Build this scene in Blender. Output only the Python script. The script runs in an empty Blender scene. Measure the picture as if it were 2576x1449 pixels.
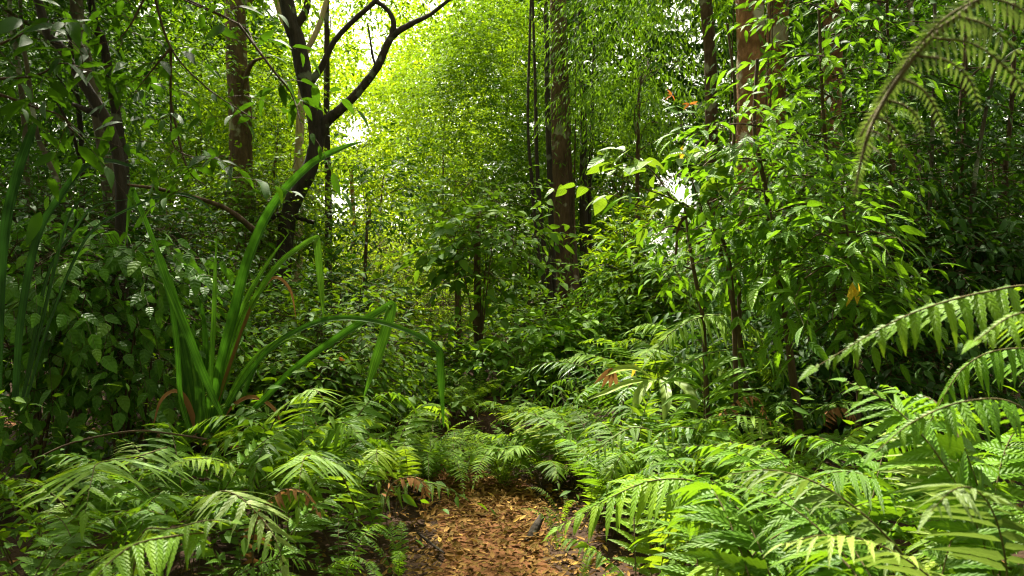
import bpy, math, random
import numpy as np
from mathutils import Vector
rng = np.random.default_rng(7)
random.seed(7)
scn = bpy.context.scene
COL = scn.collection
F = 2003.6            # focal length in units of a 2576 px wide frame
CAMZ = 1.5
R = math.radians

def at(px, py, Y):
    return np.array([(px-1288)/F*Y, Y, CAMZ-(py-724.5)/F*Y])

# ------------------------------------------------------------------ terrain
def path_x(y):
    y = np.asarray(y, float)
    return -0.08 - 0.055*(y-4.1) - 0.9*np.maximum(y-5.75, 0)**1.6
def ground_z(x, y):
    x = np.asarray(x, float); y = np.asarray(y, float)
    d = np.abs(x-path_x(np.clip(y, -5, 11)))
    right = (x > path_x(np.clip(y, -5, 11)))
    rise = np.clip((d-0.42)/1.6, 0, 1); rise = rise*rise*(3-2*rise)
    z = rise*np.where(right, 0.34, 0.12)
    z = z + rise*(0.07*np.sin(x*1.7+y*.9)+0.05*np.sin(x*3.1-y*2.3+1))
    z = z + np.clip((y-9)/20, 0, 1)*0.25*np.sin(x*.25+y*.13)
    return z

# ------------------------------------------------------------------ mesh collector
class Acc:
    def __init__(s):
        s.v=[]; s.q=[]; s.t=[]; s.r=[]; s.uv=[]; s.n=0
    def add(s, v, q=None, t=None, r=None, uv=None):
        v=np.asarray(v,float).reshape(-1,3); k=len(v)
        s.v.append(v)
        if q is not None and len(q): s.q.append(np.asarray(q,int)+s.n)
        if t is not None and len(t): s.t.append(np.asarray(t,int)+s.n)
        s.r.append(np.full(k,.5) if r is None else np.broadcast_to(np.asarray(r,float),(k,)))
        s.uv.append(np.zeros((k,3)) if uv is None else uv)
        s.n+=k
    def mesh(s, name, mat):
        me=bpy.data.meshes.new(name)
        if s.n:
            v=np.concatenate(s.v)
            q=np.concatenate(s.q) if s.q else np.zeros((0,4),int)
            t=np.concatenate(s.t) if s.t else np.zeros((0,3),int)
            me.vertices.add(len(v)); me.vertices.foreach_set('co', v.astype(np.float32).ravel())
            me.loops.add(4*len(q)+3*len(t))
            me.loops.foreach_set('vertex_index', np.concatenate([q.ravel(), t.ravel()]).astype(np.int32))
            me.polygons.add(len(q)+len(t))
            st=np.concatenate([np.arange(len(q))*4, 4*len(q)+np.arange(len(t))*3]).astype(np.int32)
            me.polygons.foreach_set('loop_start', st)
            me.polygons.foreach_set('use_smooth', np.ones(len(st),bool))
            a=me.attributes.new('rnd','FLOAT','POINT'); a.data.foreach_set('value', np.concatenate(s.r).astype(np.float32))
            a=me.attributes.new('luv','FLOAT_VECTOR','POINT'); a.data.foreach_set('vector', np.concatenate(s.uv).astype(np.float32).ravel())
            me.update(calc_edges=True)
        me.materials.append(mat)
        return me
    def obj(s, name, mat, parent=None):
        o=bpy.data.objects.new(name, s.mesh(name, mat)); COL.objects.link(o)
        if parent is not None:
            o.parent=parent
        return o
    def shift(s, off):
        s.v=[v-np.asarray(off) for v in s.v]
        return s

def tag(o, label=None, cat=None, group=None, kind=None):
    if label: o['label']=label
    if cat: o['category']=cat
    if group: o['group']=group
    if kind: o['kind']=kind
    return o
def thing(name, label, cat, loc, group=None):
    o=bpy.data.objects.new(name,None); COL.objects.link(o)
    o.location=[float(c) for c in loc]; o.empty_display_size=.1
    return tag(o,label,cat,group)
def unit(v):
    v=np.asarray(v,float); return v/np.maximum(np.linalg.norm(v,axis=-1,keepdims=True),1e-9)

# ------------------------------------------------------------------ leaf templates
def tmpl(n, prof, fold=.25, curl=.15, twist=0.):
    ts=np.linspace(0,1,n+1)
    V=[(0,0,0,0)]; UV=[(0,0,0)]; q=[]; t=[]
    for i in range(1,n):
        w=prof(ts[i])
        for sd in (-1,0,1):
            V.append((ts[i], sd*w*.5, abs(sd)*fold*w*.5, -curl*ts[i]**2)); UV.append((sd,ts[i],0))
    V.append((1,0,0,-curl)); UV.append((0,1,0))
    L=len(V)-1
    t+=[(0,2,1),(0,3,2)]
    for i in range(1,n-1):
        a=1+3*(i-1); b=a+3
        q+=[(a,a+1,b+1,b),(a+1,a+2,b+2,b+1)]
    a=1+3*(n-2)
    t+=[(a,a+1,L),(a+1,a+2,L)]
    return dict(V=np.array(V,float),q=np.array(q,int).reshape(-1,4),t=np.array(t,int),uv=np.array(UV,float))
def diamond(fold=.3, curl=.12):
    V=np.array([(0,0,0,0),(.45,-.5,fold*.5,-curl*.2),(1,0,0,-curl),(.45,.5,fold*.5,-curl*.2)])
    return dict(V=V,q=np.zeros((0,4),int),t=np.array([(0,2,1),(0,3,2)]),uv=np.array([(0,0,0),(-1,.45,0),(0,1,0),(1,.45,0)],float))
lance=lambda t: math.sin(math.pi*min(1,t**.8))**.85*(1-.25*t)+.02
ovate=lambda t: (math.sin(math.pi*t**.62)**.8)*(1 if t<.8 else (1-(t-.8)*1.5))
oblan=lambda t: math.sin(math.pi*t**1.35)**.9
def pinna_prof(lob, n):
    def f(t):
        i=round(t*n)
        base=min(1,t/.04)*(1-t**2.2)**.9*(1-.28*t)
        return base*(1+(lob if i%2 else -lob))
    return f
T_DIA=diamond(); T_LAN3=tmpl(3,lance,.3,.15); T_LAN6=tmpl(6,lance,.3,.22); T_OV6=tmpl(7,ovate,.22,.18)
T_OV3=tmpl(3,ovate,.25,.15); T_OB5=tmpl(5,oblan,.25,.2)
T_PIN=tmpl(16,pinna_prof(.13,16),.18,.22); T_PIN2=tmpl(9,pinna_prof(.10,9),.2,.18); T_PIN3=tmpl(4,pinna_prof(0,4),.2,.15)
T_LIT=tmpl(4,ovate,.5,-.25)

def place(acc, T, P, D, N, L, W, rnd):
    P=np.atleast_2d(P); n=len(P)
    if n==0: return
    D=unit(D); S=unit(np.cross(D,N)); Nn=np.cross(S,D)
    L=np.broadcast_to(np.asarray(L,float),(n,)); W=np.broadcast_to(np.asarray(W,float),(n,))
    V=T['V']; k=len(V)
    pos=(P[:,None,:]+ (L[:,None]*V[None,:,0])[:,:,None]*D[:,None,:]
         + (W[:,None]*V[None,:,1])[:,:,None]*S[:,None,:]
         + (W[:,None]*V[None,:,2]+L[:,None]*V[None,:,3])[:,:,None]*Nn[:,None,:])
    off=(np.arange(n)*k)[:,None,None]
    q=(T['q'][None]+off).reshape(-1,4) if len(T['q']) else None
    t=(T['t'][None]+off).reshape(-1,3)
    acc.add(pos.reshape(-1,3), q, t, np.repeat(np.broadcast_to(rnd,(n,)),k), np.tile(T['uv'],(n,1)))

# ------------------------------------------------------------------ curves
def spline(pts, per=6):
    P=np.asarray(pts,float)
    if len(P)<3:
        return np.array([P[0]+(P[-1]-P[0])*u for u in np.linspace(0,1,per+1)])
    Q=np.vstack([2*P[0]-P[1],P,2*P[-1]-P[-2]]); out=[]
    for i in range(1,len(Q)-2):
        a,b,c,d=Q[i-1],Q[i],Q[i+1],Q[i+2]
        for u in np.linspace(0,1,per,endpoint=False):
            out.append(.5*((2*b)+(-a+c)*u+(2*a-5*b+4*c-d)*u*u+(-a+3*b-3*c+d)*u**3))
    out.append(P[-1]); return np.array(out)
def tube(acc, pts, rad, k=7, per=5, rough=0., seed=0, raw=False):
    P=np.asarray(pts,float) if raw else spline(pts,per); n=len(P)
    rad=np.interp(np.linspace(0,1,n),np.linspace(0,1,len(np.atleast_1d(rad))),np.atleast_1d(rad))
    T=unit(np.gradient(P,axis=0))
    ref=np.array([.3,.9,.2]) if abs(T[0][2])>.5 else np.array([0,0,1.])
    A=unit(np.cross(T,ref)); B=np.cross(T,A)
    th=np.linspace(0,2*math.pi,k,endpoint=False)
    rr=np.ones((n,k))
    if rough:
        g=np.random.default_rng(seed+3)
        h=np.cumsum(np.linalg.norm(np.gradient(P,axis=0),axis=1))
        for m in range(5):
            rr+=rough*.5*np.sin(th[None]*g.integers(1,5)+h[:,None]*g.uniform(1,6)+g.uniform(0,6))
        rr+=rough*g.normal(0,.35,(n,k))
    v=P[:,None]+rad[:,None,None]*rr[:,:,None]*(np.cos(th)[None,:,None]*A[:,None]+np.sin(th)[None,:,None]*B[:,None])
    i=np.arange(n-1)[:,None]*k; j=np.arange(k)[None]; j2=(j+1)%k
    q=np.stack([i+j,i+j2,i+k+j2,i+k+j],-1).reshape(-1,4)
    acc.add(v.reshape(-1,3),q,None,.5)
    acc.add(np.vstack([v[-1],P[-1:]+T[-1:]*rad[-1]*.5]),None,[(a,(a+1)%k,k) for a in range(k)],.5)
def prisms(acc, A, B, r0, r1):
    A=np.atleast_2d(A);B=np.atleast_2d(B);n=len(A)
    if n==0: return
    D=unit(B-A); S=unit(np.cross(D,np.where(np.abs(D[:,2:3])>.8,[[1.,0,0]],[[0,0,1.]]))); U=np.cross(S,D)
    v=[]
    for c,r in ((A,r0),(B,r1)):
        for th in (0,2.094,4.189): v.append(c+r*(math.cos(th)*S+math.sin(th)*U))
    v=np.stack(v,1).reshape(-1,3)
    f=np.array([(0,1,4,3),(1,2,5,4),(2,0,3,5)])
    acc.add(v,(f[None]+(np.arange(n)*6)[:,None,None]).reshape(-1,4),None,.5)

# ------------------------------------------------------------------ materials
def nt(m):
    m.use_nodes=True; t=m.node_tree; t.nodes.clear(); return t
def node(t,typ,**kw):
    n=t.nodes.new(typ)
    for k,v in kw.items(): setattr(n,k,v)
    return n
def ramp(t,stops,inp):
    r=node(t,'ShaderNodeValToRGB'); e=r.color_ramp.elements
    while len(e)<len(stops): e.new(.5)
    for x,(p,c) in zip(e,stops): x.position=p; x.color=(*c,1)
    t.links.new(inp,r.inputs[0]); return r.outputs[0]
def mathn(t,op,a,b=None,c=None):
    n=node(t,'ShaderNodeMath',operation=op)
    for i,x in enumerate((a,b,c)):
        if x is None: continue
        if isinstance(x,(int,float)): n.inputs[i].default_value=x
        else: t.links.new(x,n.inputs[i])
    return n.outputs[0]
def mixc(t,fac,a,b,mode='MIX'):
    n=node(t,'ShaderNodeMix',data_type='RGBA',blend_type=mode)
    for s,x in ((0,fac),(6,a),(7,b)):
        if isinstance(x,(int,float)): n.inputs[s].default_value=x
        elif isinstance(x,tuple): n.inputs[s].default_value=(*x,1)
        else: t.links.new(x,n.inputs[s])
    return n.outputs[2]
def leaf_mat(name, stops, trans, tf=.35, rough=.42, spec=.45, veins=0, vs=9., dry=0.):
    wr=1. if name in ('leaf_strap','leaf_pepper','leaf_dark_shade','leaf_olive','leaf_yellowgreen','leaf_bright') else (1.1 if 'fern' in name or name=='leaf_broad' else 1.08)
    sat=lambda c:(min(c[0]*wr,c[1]*.76),c[1],c[2]*(.4 if 'grey' not in name else .5)) if c[1]>c[0] else c
    trans=sat(trans)
    stops=[(p,sat(c)) for p,c in stops]; rough+=.06 if veins else .24
    m=bpy.data.materials.new(name); t=nt(m); L=t.links
    at_=node(t,'ShaderNodeAttribute',attribute_name='rnd')
    col=ramp(t,stops,at_.outputs['Fac'])
    geo=node(t,'ShaderNodeNewGeometry')
    # pale underside
    noi=node(t,'ShaderNodeTexNoise'); noi.inputs['Scale'].default_value=23.; noi.inputs['Detail'].default_value=3.
    tc=node(t,'ShaderNodeTexCoord'); L.new(tc.outputs['Object'],noi.inputs['Vector'])
    col=mixc(t,mathn(t,'MULTIPLY',noi.outputs['Fac'],.55),col,tuple(np.array(stops[-1][1])*.9))
    if 'fern' in name:
        oi=node(t,'ShaderNodeObjectInfo')
        col=mixc(t,1.,col,ramp(t,[(0,(.45,.50,.55)),(.35,(.75,.80,.75)),(.8,(1.05,1.05,.95)),(.95,(1.2,1.12,.85)),(1,(1.5,1.0,.6))],oi.outputs['Random']),'MULTIPLY')
    bs=node(t,'ShaderNodeBsdfPrincipled')
    if veins:
        lv=node(t,'ShaderNodeAttribute',attribute_name='luv'); sp=node(t,'ShaderNodeSeparateXYZ'); L.new(lv.outputs['Vector'],sp.inputs[0])
        au=mathn(t,'ABSOLUTE',sp.outputs[0])
        mid=mathn(t,'SUBTRACT',1.,mathn(t,'MINIMUM',mathn(t,'MULTIPLY',au,9.),1.))
        wv=mathn(t,'SINE',mathn(t,'MULTIPLY',mathn(t,'SUBTRACT',sp.outputs[1],mathn(t,'MULTIPLY',au,.16)),vs*6.283))
        vein=mathn(t,'POWER',mathn(t,'MULTIPLY',mathn(t,'ADD',wv,1.),.5),5.)
        al=mathn(t,'MAXIMUM',mathn(t,'MULTIPLY',vein,.35),mid)
        col=mixc(t,mathn(t,'MULTIPLY',al,.45*veins),col,tuple(np.array(stops[-1][1])*1.35+.015))
        bp=node(t,'ShaderNodeBump'); bp.inputs['Strength'].default_value=.5*veins; bp.inputs['Distance'].default_value=.004
        L.new(mathn(t,'SUBTRACT',wv,mathn(t,'MULTIPLY',mid,2.)),bp.inputs['Height']); L.new(bp.outputs[0],bs.inputs['Normal'])
    L.new(col,bs.inputs['Base Color'])
    bs.inputs['Roughness'].default_value=rough
    bs.inputs['Specular IOR Level'].default_value=spec*.36
    tr=node(t,'ShaderNodeBsdfTranslucent')
    tcol=mixc(t,.45,col,trans,'MIX'); L.new(tcol,tr.inputs['Color'])
    mx=node(t,'ShaderNodeMixShader'); mx.inputs[0].default_value=tf
    L.new(bs.outputs[0],mx.inputs[1]); L.new(tr.outputs[0],mx.inputs[2])
    o=node(t,'ShaderNodeOutputMaterial'); L.new(mx.outputs[0],o.inputs[0])
    return m
def bark_mat(name, a, b, lichen=None, lf=.5, scale=6., stretch=.22, bump=.6):
    m=bpy.data.materials.new(name); t=nt(m); L=t.links
    tc=node(t,'ShaderNodeTexCoord'); mp=node(t,'ShaderNodeMapping'); mp.inputs['Scale'].default_value=(1,1,stretch); L.new(tc.outputs['Object'],mp.inputs[0])
    n1=node(t,'ShaderNodeTexNoise'); n1.inputs['Scale'].default_value=scale*2; n1.inputs['Detail'].default_value=8; n1.inputs['Roughness'].default_value=.7; L.new(mp.outputs[0],n1.inputs['Vector'])
    n2=node(t,'ShaderNodeTexNoise'); n2.inputs['Scale'].default_value=scale; n2.inputs['Detail'].default_value=6; L.new(tc.outputs['Object'],n2.inputs['Vector'])
    vo=node(t,'ShaderNodeTexVoronoi'); vo.inputs['Scale'].default_value=scale*5; L.new(mp.outputs[0],vo.inputs['Vector'])
    col=ramp(t,[(.3,a),(.7,b)],n1.outputs['Fac'])
    if lichen:
        f=ramp(t,[(lf,(0,0,0)),(lf+.06,(1,1,1))],n2.outputs['Fac'])
        col=mixc(t,f,col,lichen)
    bs=node(t,'ShaderNodeBsdfPrincipled'); L.new(col,bs.inputs['Base Color']); bs.inputs['Roughness'].default_value=.85
    bs.inputs['Specular IOR Level'].default_value=.25
    bp=node(t,'ShaderNodeBump'); bp.inputs['Strength'].default_value=bump; bp.inputs['Distance'].default_value=.06
    L.new(mathn(t,'ADD',n1.outputs['Fac'],mathn(t,'MULTIPLY',vo.outputs['Distance'],.5)),bp.inputs['Height']); L.new(bp.outputs[0],bs.inputs['Normal'])
    o=node(t,'ShaderNodeOutputMaterial'); L.new(bs.outputs[0],o.inputs[0]); return m
def soil_mat(name,stops,scale=5.,bump=.8):
    m=bpy.data.materials.new(name); t=nt(m); L=t.links
    tc=node(t,'ShaderNodeTexCoord')
    n1=node(t,'ShaderNodeTexNoise'); n1.inputs['Scale'].default_value=scale; n1.inputs['Detail'].default_value=10; n1.inputs['Roughness'].default_value=.7; L.new(tc.outputs['Object'],n1.inputs['Vector'])
    n2=node(t,'ShaderNodeTexNoise'); n2.inputs['Scale'].default_value=scale*14; n2.inputs['Detail'].default_value=5; L.new(tc.outputs['Object'],n2.inputs['Vector'])
    f=mathn(t,'ADD',mathn(t,'MULTIPLY',n1.outputs['Fac'],.6),mathn(t,'MULTIPLY',n2.outputs['Fac'],.4))
    bs=node(t,'ShaderNodeBsdfPrincipled'); L.new(ramp(t,stops,f),bs.inputs['Base Color']); bs.inputs['Roughness'].default_value=.95; bs.inputs['Specular IOR Level'].default_value=.15
    bp=node(t,'ShaderNodeBump'); bp.inputs['Strength'].default_value=bump; bp.inputs['Distance'].default_value=.03; L.new(f,bp.inputs['Height']); L.new(bp.outputs[0],bs.inputs['Normal'])
    o=node(t,'ShaderNodeOutputMaterial'); L.new(bs.outputs[0],o.inputs[0]); return m
def G(r,g,b): return (r,g,b)
M={}
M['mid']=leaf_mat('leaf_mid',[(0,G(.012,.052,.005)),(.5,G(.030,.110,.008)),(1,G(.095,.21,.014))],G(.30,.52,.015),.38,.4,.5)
M['dark']=leaf_mat('leaf_dark_shade',[(0,G(.007,.030,.005)),(.6,G(.015,.060,.007)),(1,G(.042,.115,.012))],G(.14,.33,.015),.24,.38,.55)  # deep green, darkened further so dim places have shade in the leaf colour
M['bright']=leaf_mat('leaf_bright',[(0,G(.05,.16,.006)),(.5,G(.10,.24,.008)),(1,G(.20,.32,.012))],G(.52,.70,.02),.48,.45,.4)  # young-leaf green; also puts the opening's sunlit glow into the colour
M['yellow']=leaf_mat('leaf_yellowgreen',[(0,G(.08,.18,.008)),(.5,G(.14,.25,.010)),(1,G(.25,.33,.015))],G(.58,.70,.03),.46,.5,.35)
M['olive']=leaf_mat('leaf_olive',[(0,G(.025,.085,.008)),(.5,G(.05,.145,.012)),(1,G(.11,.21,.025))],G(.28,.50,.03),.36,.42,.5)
M['broad']=leaf_mat('leaf_broad',[(0,G(.025,.09,.010)),(.5,G(.05,.15,.014)),(1,G(.12,.22,.03))],G(.30,.52,.03),.33,.33,.6,1,8)
M['lance']=leaf_mat('leaf_lance',[(0,G(.014,.07,.007)),(.5,G(.040,.145,.010)),(1,G(.13,.27,.025))],G(.26,.56,.02),.36,.4,.45,1,7)
M['pepper']=leaf_mat('leaf_pepper',[(0,G(.020,.075,.015)),(.6,G(.042,.13,.02)),(.93,G(.06,.18,.03)),(1,G(.11,.22,.03))],G(.16,.40,.03),.28,.42,.55,.7,5)
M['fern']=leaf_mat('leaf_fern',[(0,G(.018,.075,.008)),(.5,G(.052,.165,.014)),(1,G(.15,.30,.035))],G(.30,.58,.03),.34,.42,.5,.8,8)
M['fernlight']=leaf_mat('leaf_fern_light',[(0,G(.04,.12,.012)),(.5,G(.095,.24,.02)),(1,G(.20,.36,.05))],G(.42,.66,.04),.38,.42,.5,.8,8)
M['ferngloss']=leaf_mat('leaf_fern_gloss',[(0,G(.02,.09,.012)),(.5,G(.04,.14,.016)),(1,G(.09,.21,.025))],G(.24,.48,.03),.3,.3,.65,.6,6)
M['ferngrey']=leaf_mat('leaf_fern_grey',[(0,G(.07,.14,.05)),(.5,G(.13,.22,.07)),(1,G(.24,.34,.14))],G(.28,.46,.10),.24,.45,.5,.6,6)
M['strapshade']=leaf_mat('leaf_strap_shade',[(0,G(.006,.035,.012)),(1,G(.03,.09,.03))],G(.05,.18,.03),.15,.35,.6)  # darkened copy of the strap leaf, shade put into its colour
M['strap']=leaf_mat('leaf_strap',[(0,G(.004,.030,.008)),(.4,G(.012,.07,.010)),(.75,G(.045,.15,.02)),(1,G(.15,.28,.05))],G(.12,.40,.03),.22,.42,.4)
def streaks(m):
    t=m.node_tree; L=t.links; bs=[n for n in t.nodes if n.type=='BSDF_PRINCIPLED'][0]
    lv=node(t,'ShaderNodeAttribute',attribute_name='luv'); mp=node(t,'ShaderNodeMapping'); mp.inputs['Scale'].default_value=(2.0,2.2,1); L.new(lv.outputs['Vector'],mp.inputs[0])
    n=node(t,'ShaderNodeTexNoise'); n.inputs['Scale'].default_value=1.5; n.inputs['Detail'].default_value=4; L.new(mp.outputs[0],n.inputs['Vector'])
    old=bs.inputs['Base Color'].links[0].from_socket
    f=ramp(t,[(.36,(.28,.30,.35)),(.52,(.8,.85,.8)),(.68,(1.9,1.6,1.3))],n.outputs['Fac'])
    L.new(mixc(t,1.,old,f,'MULTIPLY'),bs.inputs['Base Color'])
    bp=node(t,'ShaderNodeBump'); bp.inputs['Strength'].default_value=.4; bp.inputs['Distance'].default_value=.003; L.new(n.outputs['Fac'],bp.inputs['Height']); L.new(bp.outputs[0],bs.inputs['Normal'])
streaks(M['strap']); streaks(M['strapshade'])
M['dead']=leaf_mat('leaf_dead',[(0,G(.10,.045,.015)),(.5,G(.20,.09,.03)),(1,G(.32,.17,.06))],G(.4,.2,.05),.2,.6,.3)
M['gold']=leaf_mat('leaf_gold',[(0,G(.55,.36,.02)),(1,G(.70,.46,.03))],G(.8,.55,.04),.35,.45,.4,1,7)
M['orange']=leaf_mat('leaf_orange',[(0,G(.55,.14,.02)),(1,G(.70,.22,.03))],G(.8,.3,.04),.35,.45,.4)
M['litter']=leaf_mat('leaf_litter',[(0,G(.016,.007,.004)),(.35,G(.065,.025,.009)),(.75,G(.165,.072,.026)),(.95,G(.30,.165,.06)),(1,G(.42,.28,.05))],G(.4,.2,.06),.12,.6,.3)
M['bark_dark']=bark_mat('bark_dark',G(.010,.008,.005),G(.048,.034,.02),G(.11,.12,.07),.60,5.)
M['bark_grey']=bark_mat('bark_grey',G(.03,.024,.015),G(.14,.11,.065),G(.30,.31,.22),.54,4.)
M['bark_brown']=bark_mat('bark_brown',G(.030,.018,.009),G(.15,.09,.042),G(.26,.25,.15),.60,4.5,.3,1.)
M['bark_orange']=bark_mat('bark_orange',G(.07,.030,.012),G(.38,.18,.065),G(.42,.38,.25),.53,3.,.5,1.)
M['bark_sunlit_tone']=bark_mat('bark_sunlit_tone',G(.26,.18,.08),G(.46,.36,.20),G(.5,.46,.34),.58)  # yellow sunlight on the trunk put into the bark colour
M['twig']=bark_mat('twig_bark',G(.035,.022,.010),G(.11,.07,.03),None)
M['stalk']=bark_mat('fern_stalk',G(.05,.04,.012),G(.13,.11,.03),None)
M['soil']=soil_mat('soil',[(.3,G(.018,.011,.006)),(.7,G(.06,.032,.015))],3.)
M['path']=soil_mat('path_earth',[(.25,G(.03,.011,.004)),(.5,G(.115,.048,.014)),(.75,G(.19,.09,.03))],6.)

# ------------------------------------------------------------------ foliage sprays
GAPS=[(690,10,26,26),(700,60,12,20),(960,100,26,56),(930,165,14,22),(880,330,16,28),(845,490,40,30),(870,520,26,34),(1690,475,66,46),(1720,520,18,14),(1665,600,36,50),
      (1675,655,20,30),(1740,60,14,60),(1700,12,44,16),(445,505,18,22),(565,470,10,10),(910,330,16,30),(520,30,16,14),(600,20,10,10),(640,250,8,8),(250,60,7,7),(410,80,8,8),(455,130,8,8),(120,130,6,8)]
def gap_keep(P, g):
    Y=np.maximum(P[:,1],.3); px=1288+P[:,0]/Y*F; py=724.5-(P[:,2]-CAMZ)/Y*F
    keep=np.ones(len(P),bool)
    far_=np.where(Y>18,9.,4.)
    for (x,y,a,b) in GAPS:
        d=((px-x)/(a+far_))**2+((py-y)/(b+far_))**2
        keep&=~((d<1+g.uniform(-.35,.35,len(P)))&(Y>6.6))
    return keep
def sprays(acc, g, C, outdir, nt_, cr, tl, m, ll, lw, T, droop=.25, flat=.5, upn=1., tacc=None, tr=.002, gaps=True, rbias=0.):
    """C: cluster centres (n,3); nt_ twigs per cluster, each m leaves long"""
    n=len(C)*nt_
    cen=np.repeat(C,nt_,0)+g.normal(0,1,(n,3))*cr*np.array([.6,.6,.45])
    if gaps:
        k=gap_keep(cen,g); 
    else: k=np.ones(n,bool)
    od=np.repeat(outdir,nt_,0)[k]; base=np.repeat(C,nt_,0)[k]; cen=cen[k]; n=len(cen)
    if n==0: return
    D=unit((cen-base)/max(cr,.01)*1.0+od*.7+g.normal(0,.5,(n,3)))
    D[:,2]=D[:,2]*flat+.08; D=unit(D)
    tl_=tl*g.uniform(.6,1.3,n)
    us=np.linspace(.12,1,m)
    crn=np.clip(np.repeat(g.uniform(-.25,.75,len(C)),nt_)[k],-.3,1)
    u=np.broadcast_to(us,(n,m))+g.normal(0,.03,(n,m))
    bend=droop*tl_[:,None]*u**2
    P=cen[:,None]+ (tl_[:,None]*u)[:,:,None]*D[:,None]; P[:,:,2]-=bend
    S=unit(np.cross(D,[0,0,1.]))
    sg=np.where(np.arange(m)%2==0,1.,-1.)
    LD=D[:,None]*.55+ (sg[None,:,None]*S[:,None])*(.75-.45*u[:,:,None]**3)+g.normal(0,.22,(n,m,3)); LD[:,:,2]-=droop*(.6+u)
    N=np.array([0,0,upn])+g.normal(0,.42,(n,m,3))
    l=ll*g.uniform(.5,1.25,(n,m))*(1-.25*np.abs(u-.6))
    rn=np.clip(crn[:,None]+.25+g.normal(0,.2,(n,m))+.18*u+rbias,0,1)
    place(acc,T,P.reshape(-1,3),LD.reshape(-1,3),N.reshape(-1,3),l.ravel(),(l*lw/ll).ravel()*1.0,rn.ravel())
    if tacc is not None:
        K=3
        for j in range(K):
            a=j/K;b=(j+1)/K
            A=cen+(tl_*a)[:,None]*D; A[:,2]-=droop*tl_*a*a
            B=cen+(tl_*b)[:,None]*D; B[:,2]-=droop*tl_*b*b
            prisms(tacc,A,B,tr*(1-.25*j),tr*(1-.25*(j+1)))
        prisms(tacc,base+.25*(cen-base),cen,tr*1.4,tr)
def ell_clusters(g, c, r, n, shell=.35):
    d=unit(g.normal(0,1,(n,3))); rad=(shell+(1-shell)*g.uniform(0,1,n))**(1/2.)
    lump=1+.18*np.sin(d[:,0]*4+c[0])*np.cos(d[:,2]*5+c[1])
    P=np.asarray(c)+d*np.asarray(r)*(rad*lump)[:,None]
    return P,d
LEAF=dict(
 far =dict(ll=.13,lw=.065,T=T_DIA,m=7,tl=.55),
 small=dict(ll=.075,lw=.032,T=T_DIA,m=11,tl=.5),
 midsz=dict(ll=.10,lw=.042,T=T_LAN3,m=8,tl=.5),
 narrow=dict(ll=.13,lw=.026,T=T_LAN3,m=9,tl=.55,droop=.7),
 lance=dict(ll=.12,lw=.042,T=T_LAN6,m=8,tl=.55,droop=.35),
 lancebig=dict(ll=.15,lw=.05,T=T_LAN6,m=7,tl=.5,droop=.35),
 broad=dict(ll=.16,lw=.08,T=T_OV6,m=5,tl=.34),
 pepper=dict(ll=.125,lw=.072,T=T_OV6,m=5,tl=.42,droop=.6,upn=.7),
 whorl=dict(ll=.13,lw=.036,T=T_LAN6,m=9,tl=.16,droop=.1),
)
def crown_obj(parent, base, g, specs, mat, name='crown', tw=None, tr=.002, gaps=True):
    """specs: list of (centre, radii, n_clusters, twigs per cluster, cluster radius, leafspec name)"""
    acc=Acc(); tacc=Acc() if tw else None
    for c,r,n,k,cr,lf in specs:
        kw=dict(LEAF[lf]); C,d=ell_clusters(g,c,r,n)
        gz=ground_z(C[:,0],C[:,1]); C[:,2]=np.maximum(C[:,2],gz+.12)
        sprays(acc,g,C,d,k,cr,tacc=tacc,tr=tr,gaps=gaps,**kw)
    acc.shift(base).obj(name,M[mat],parent)
    if tw: tacc.shift(base).obj('twigs',M[tw],parent)

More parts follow.
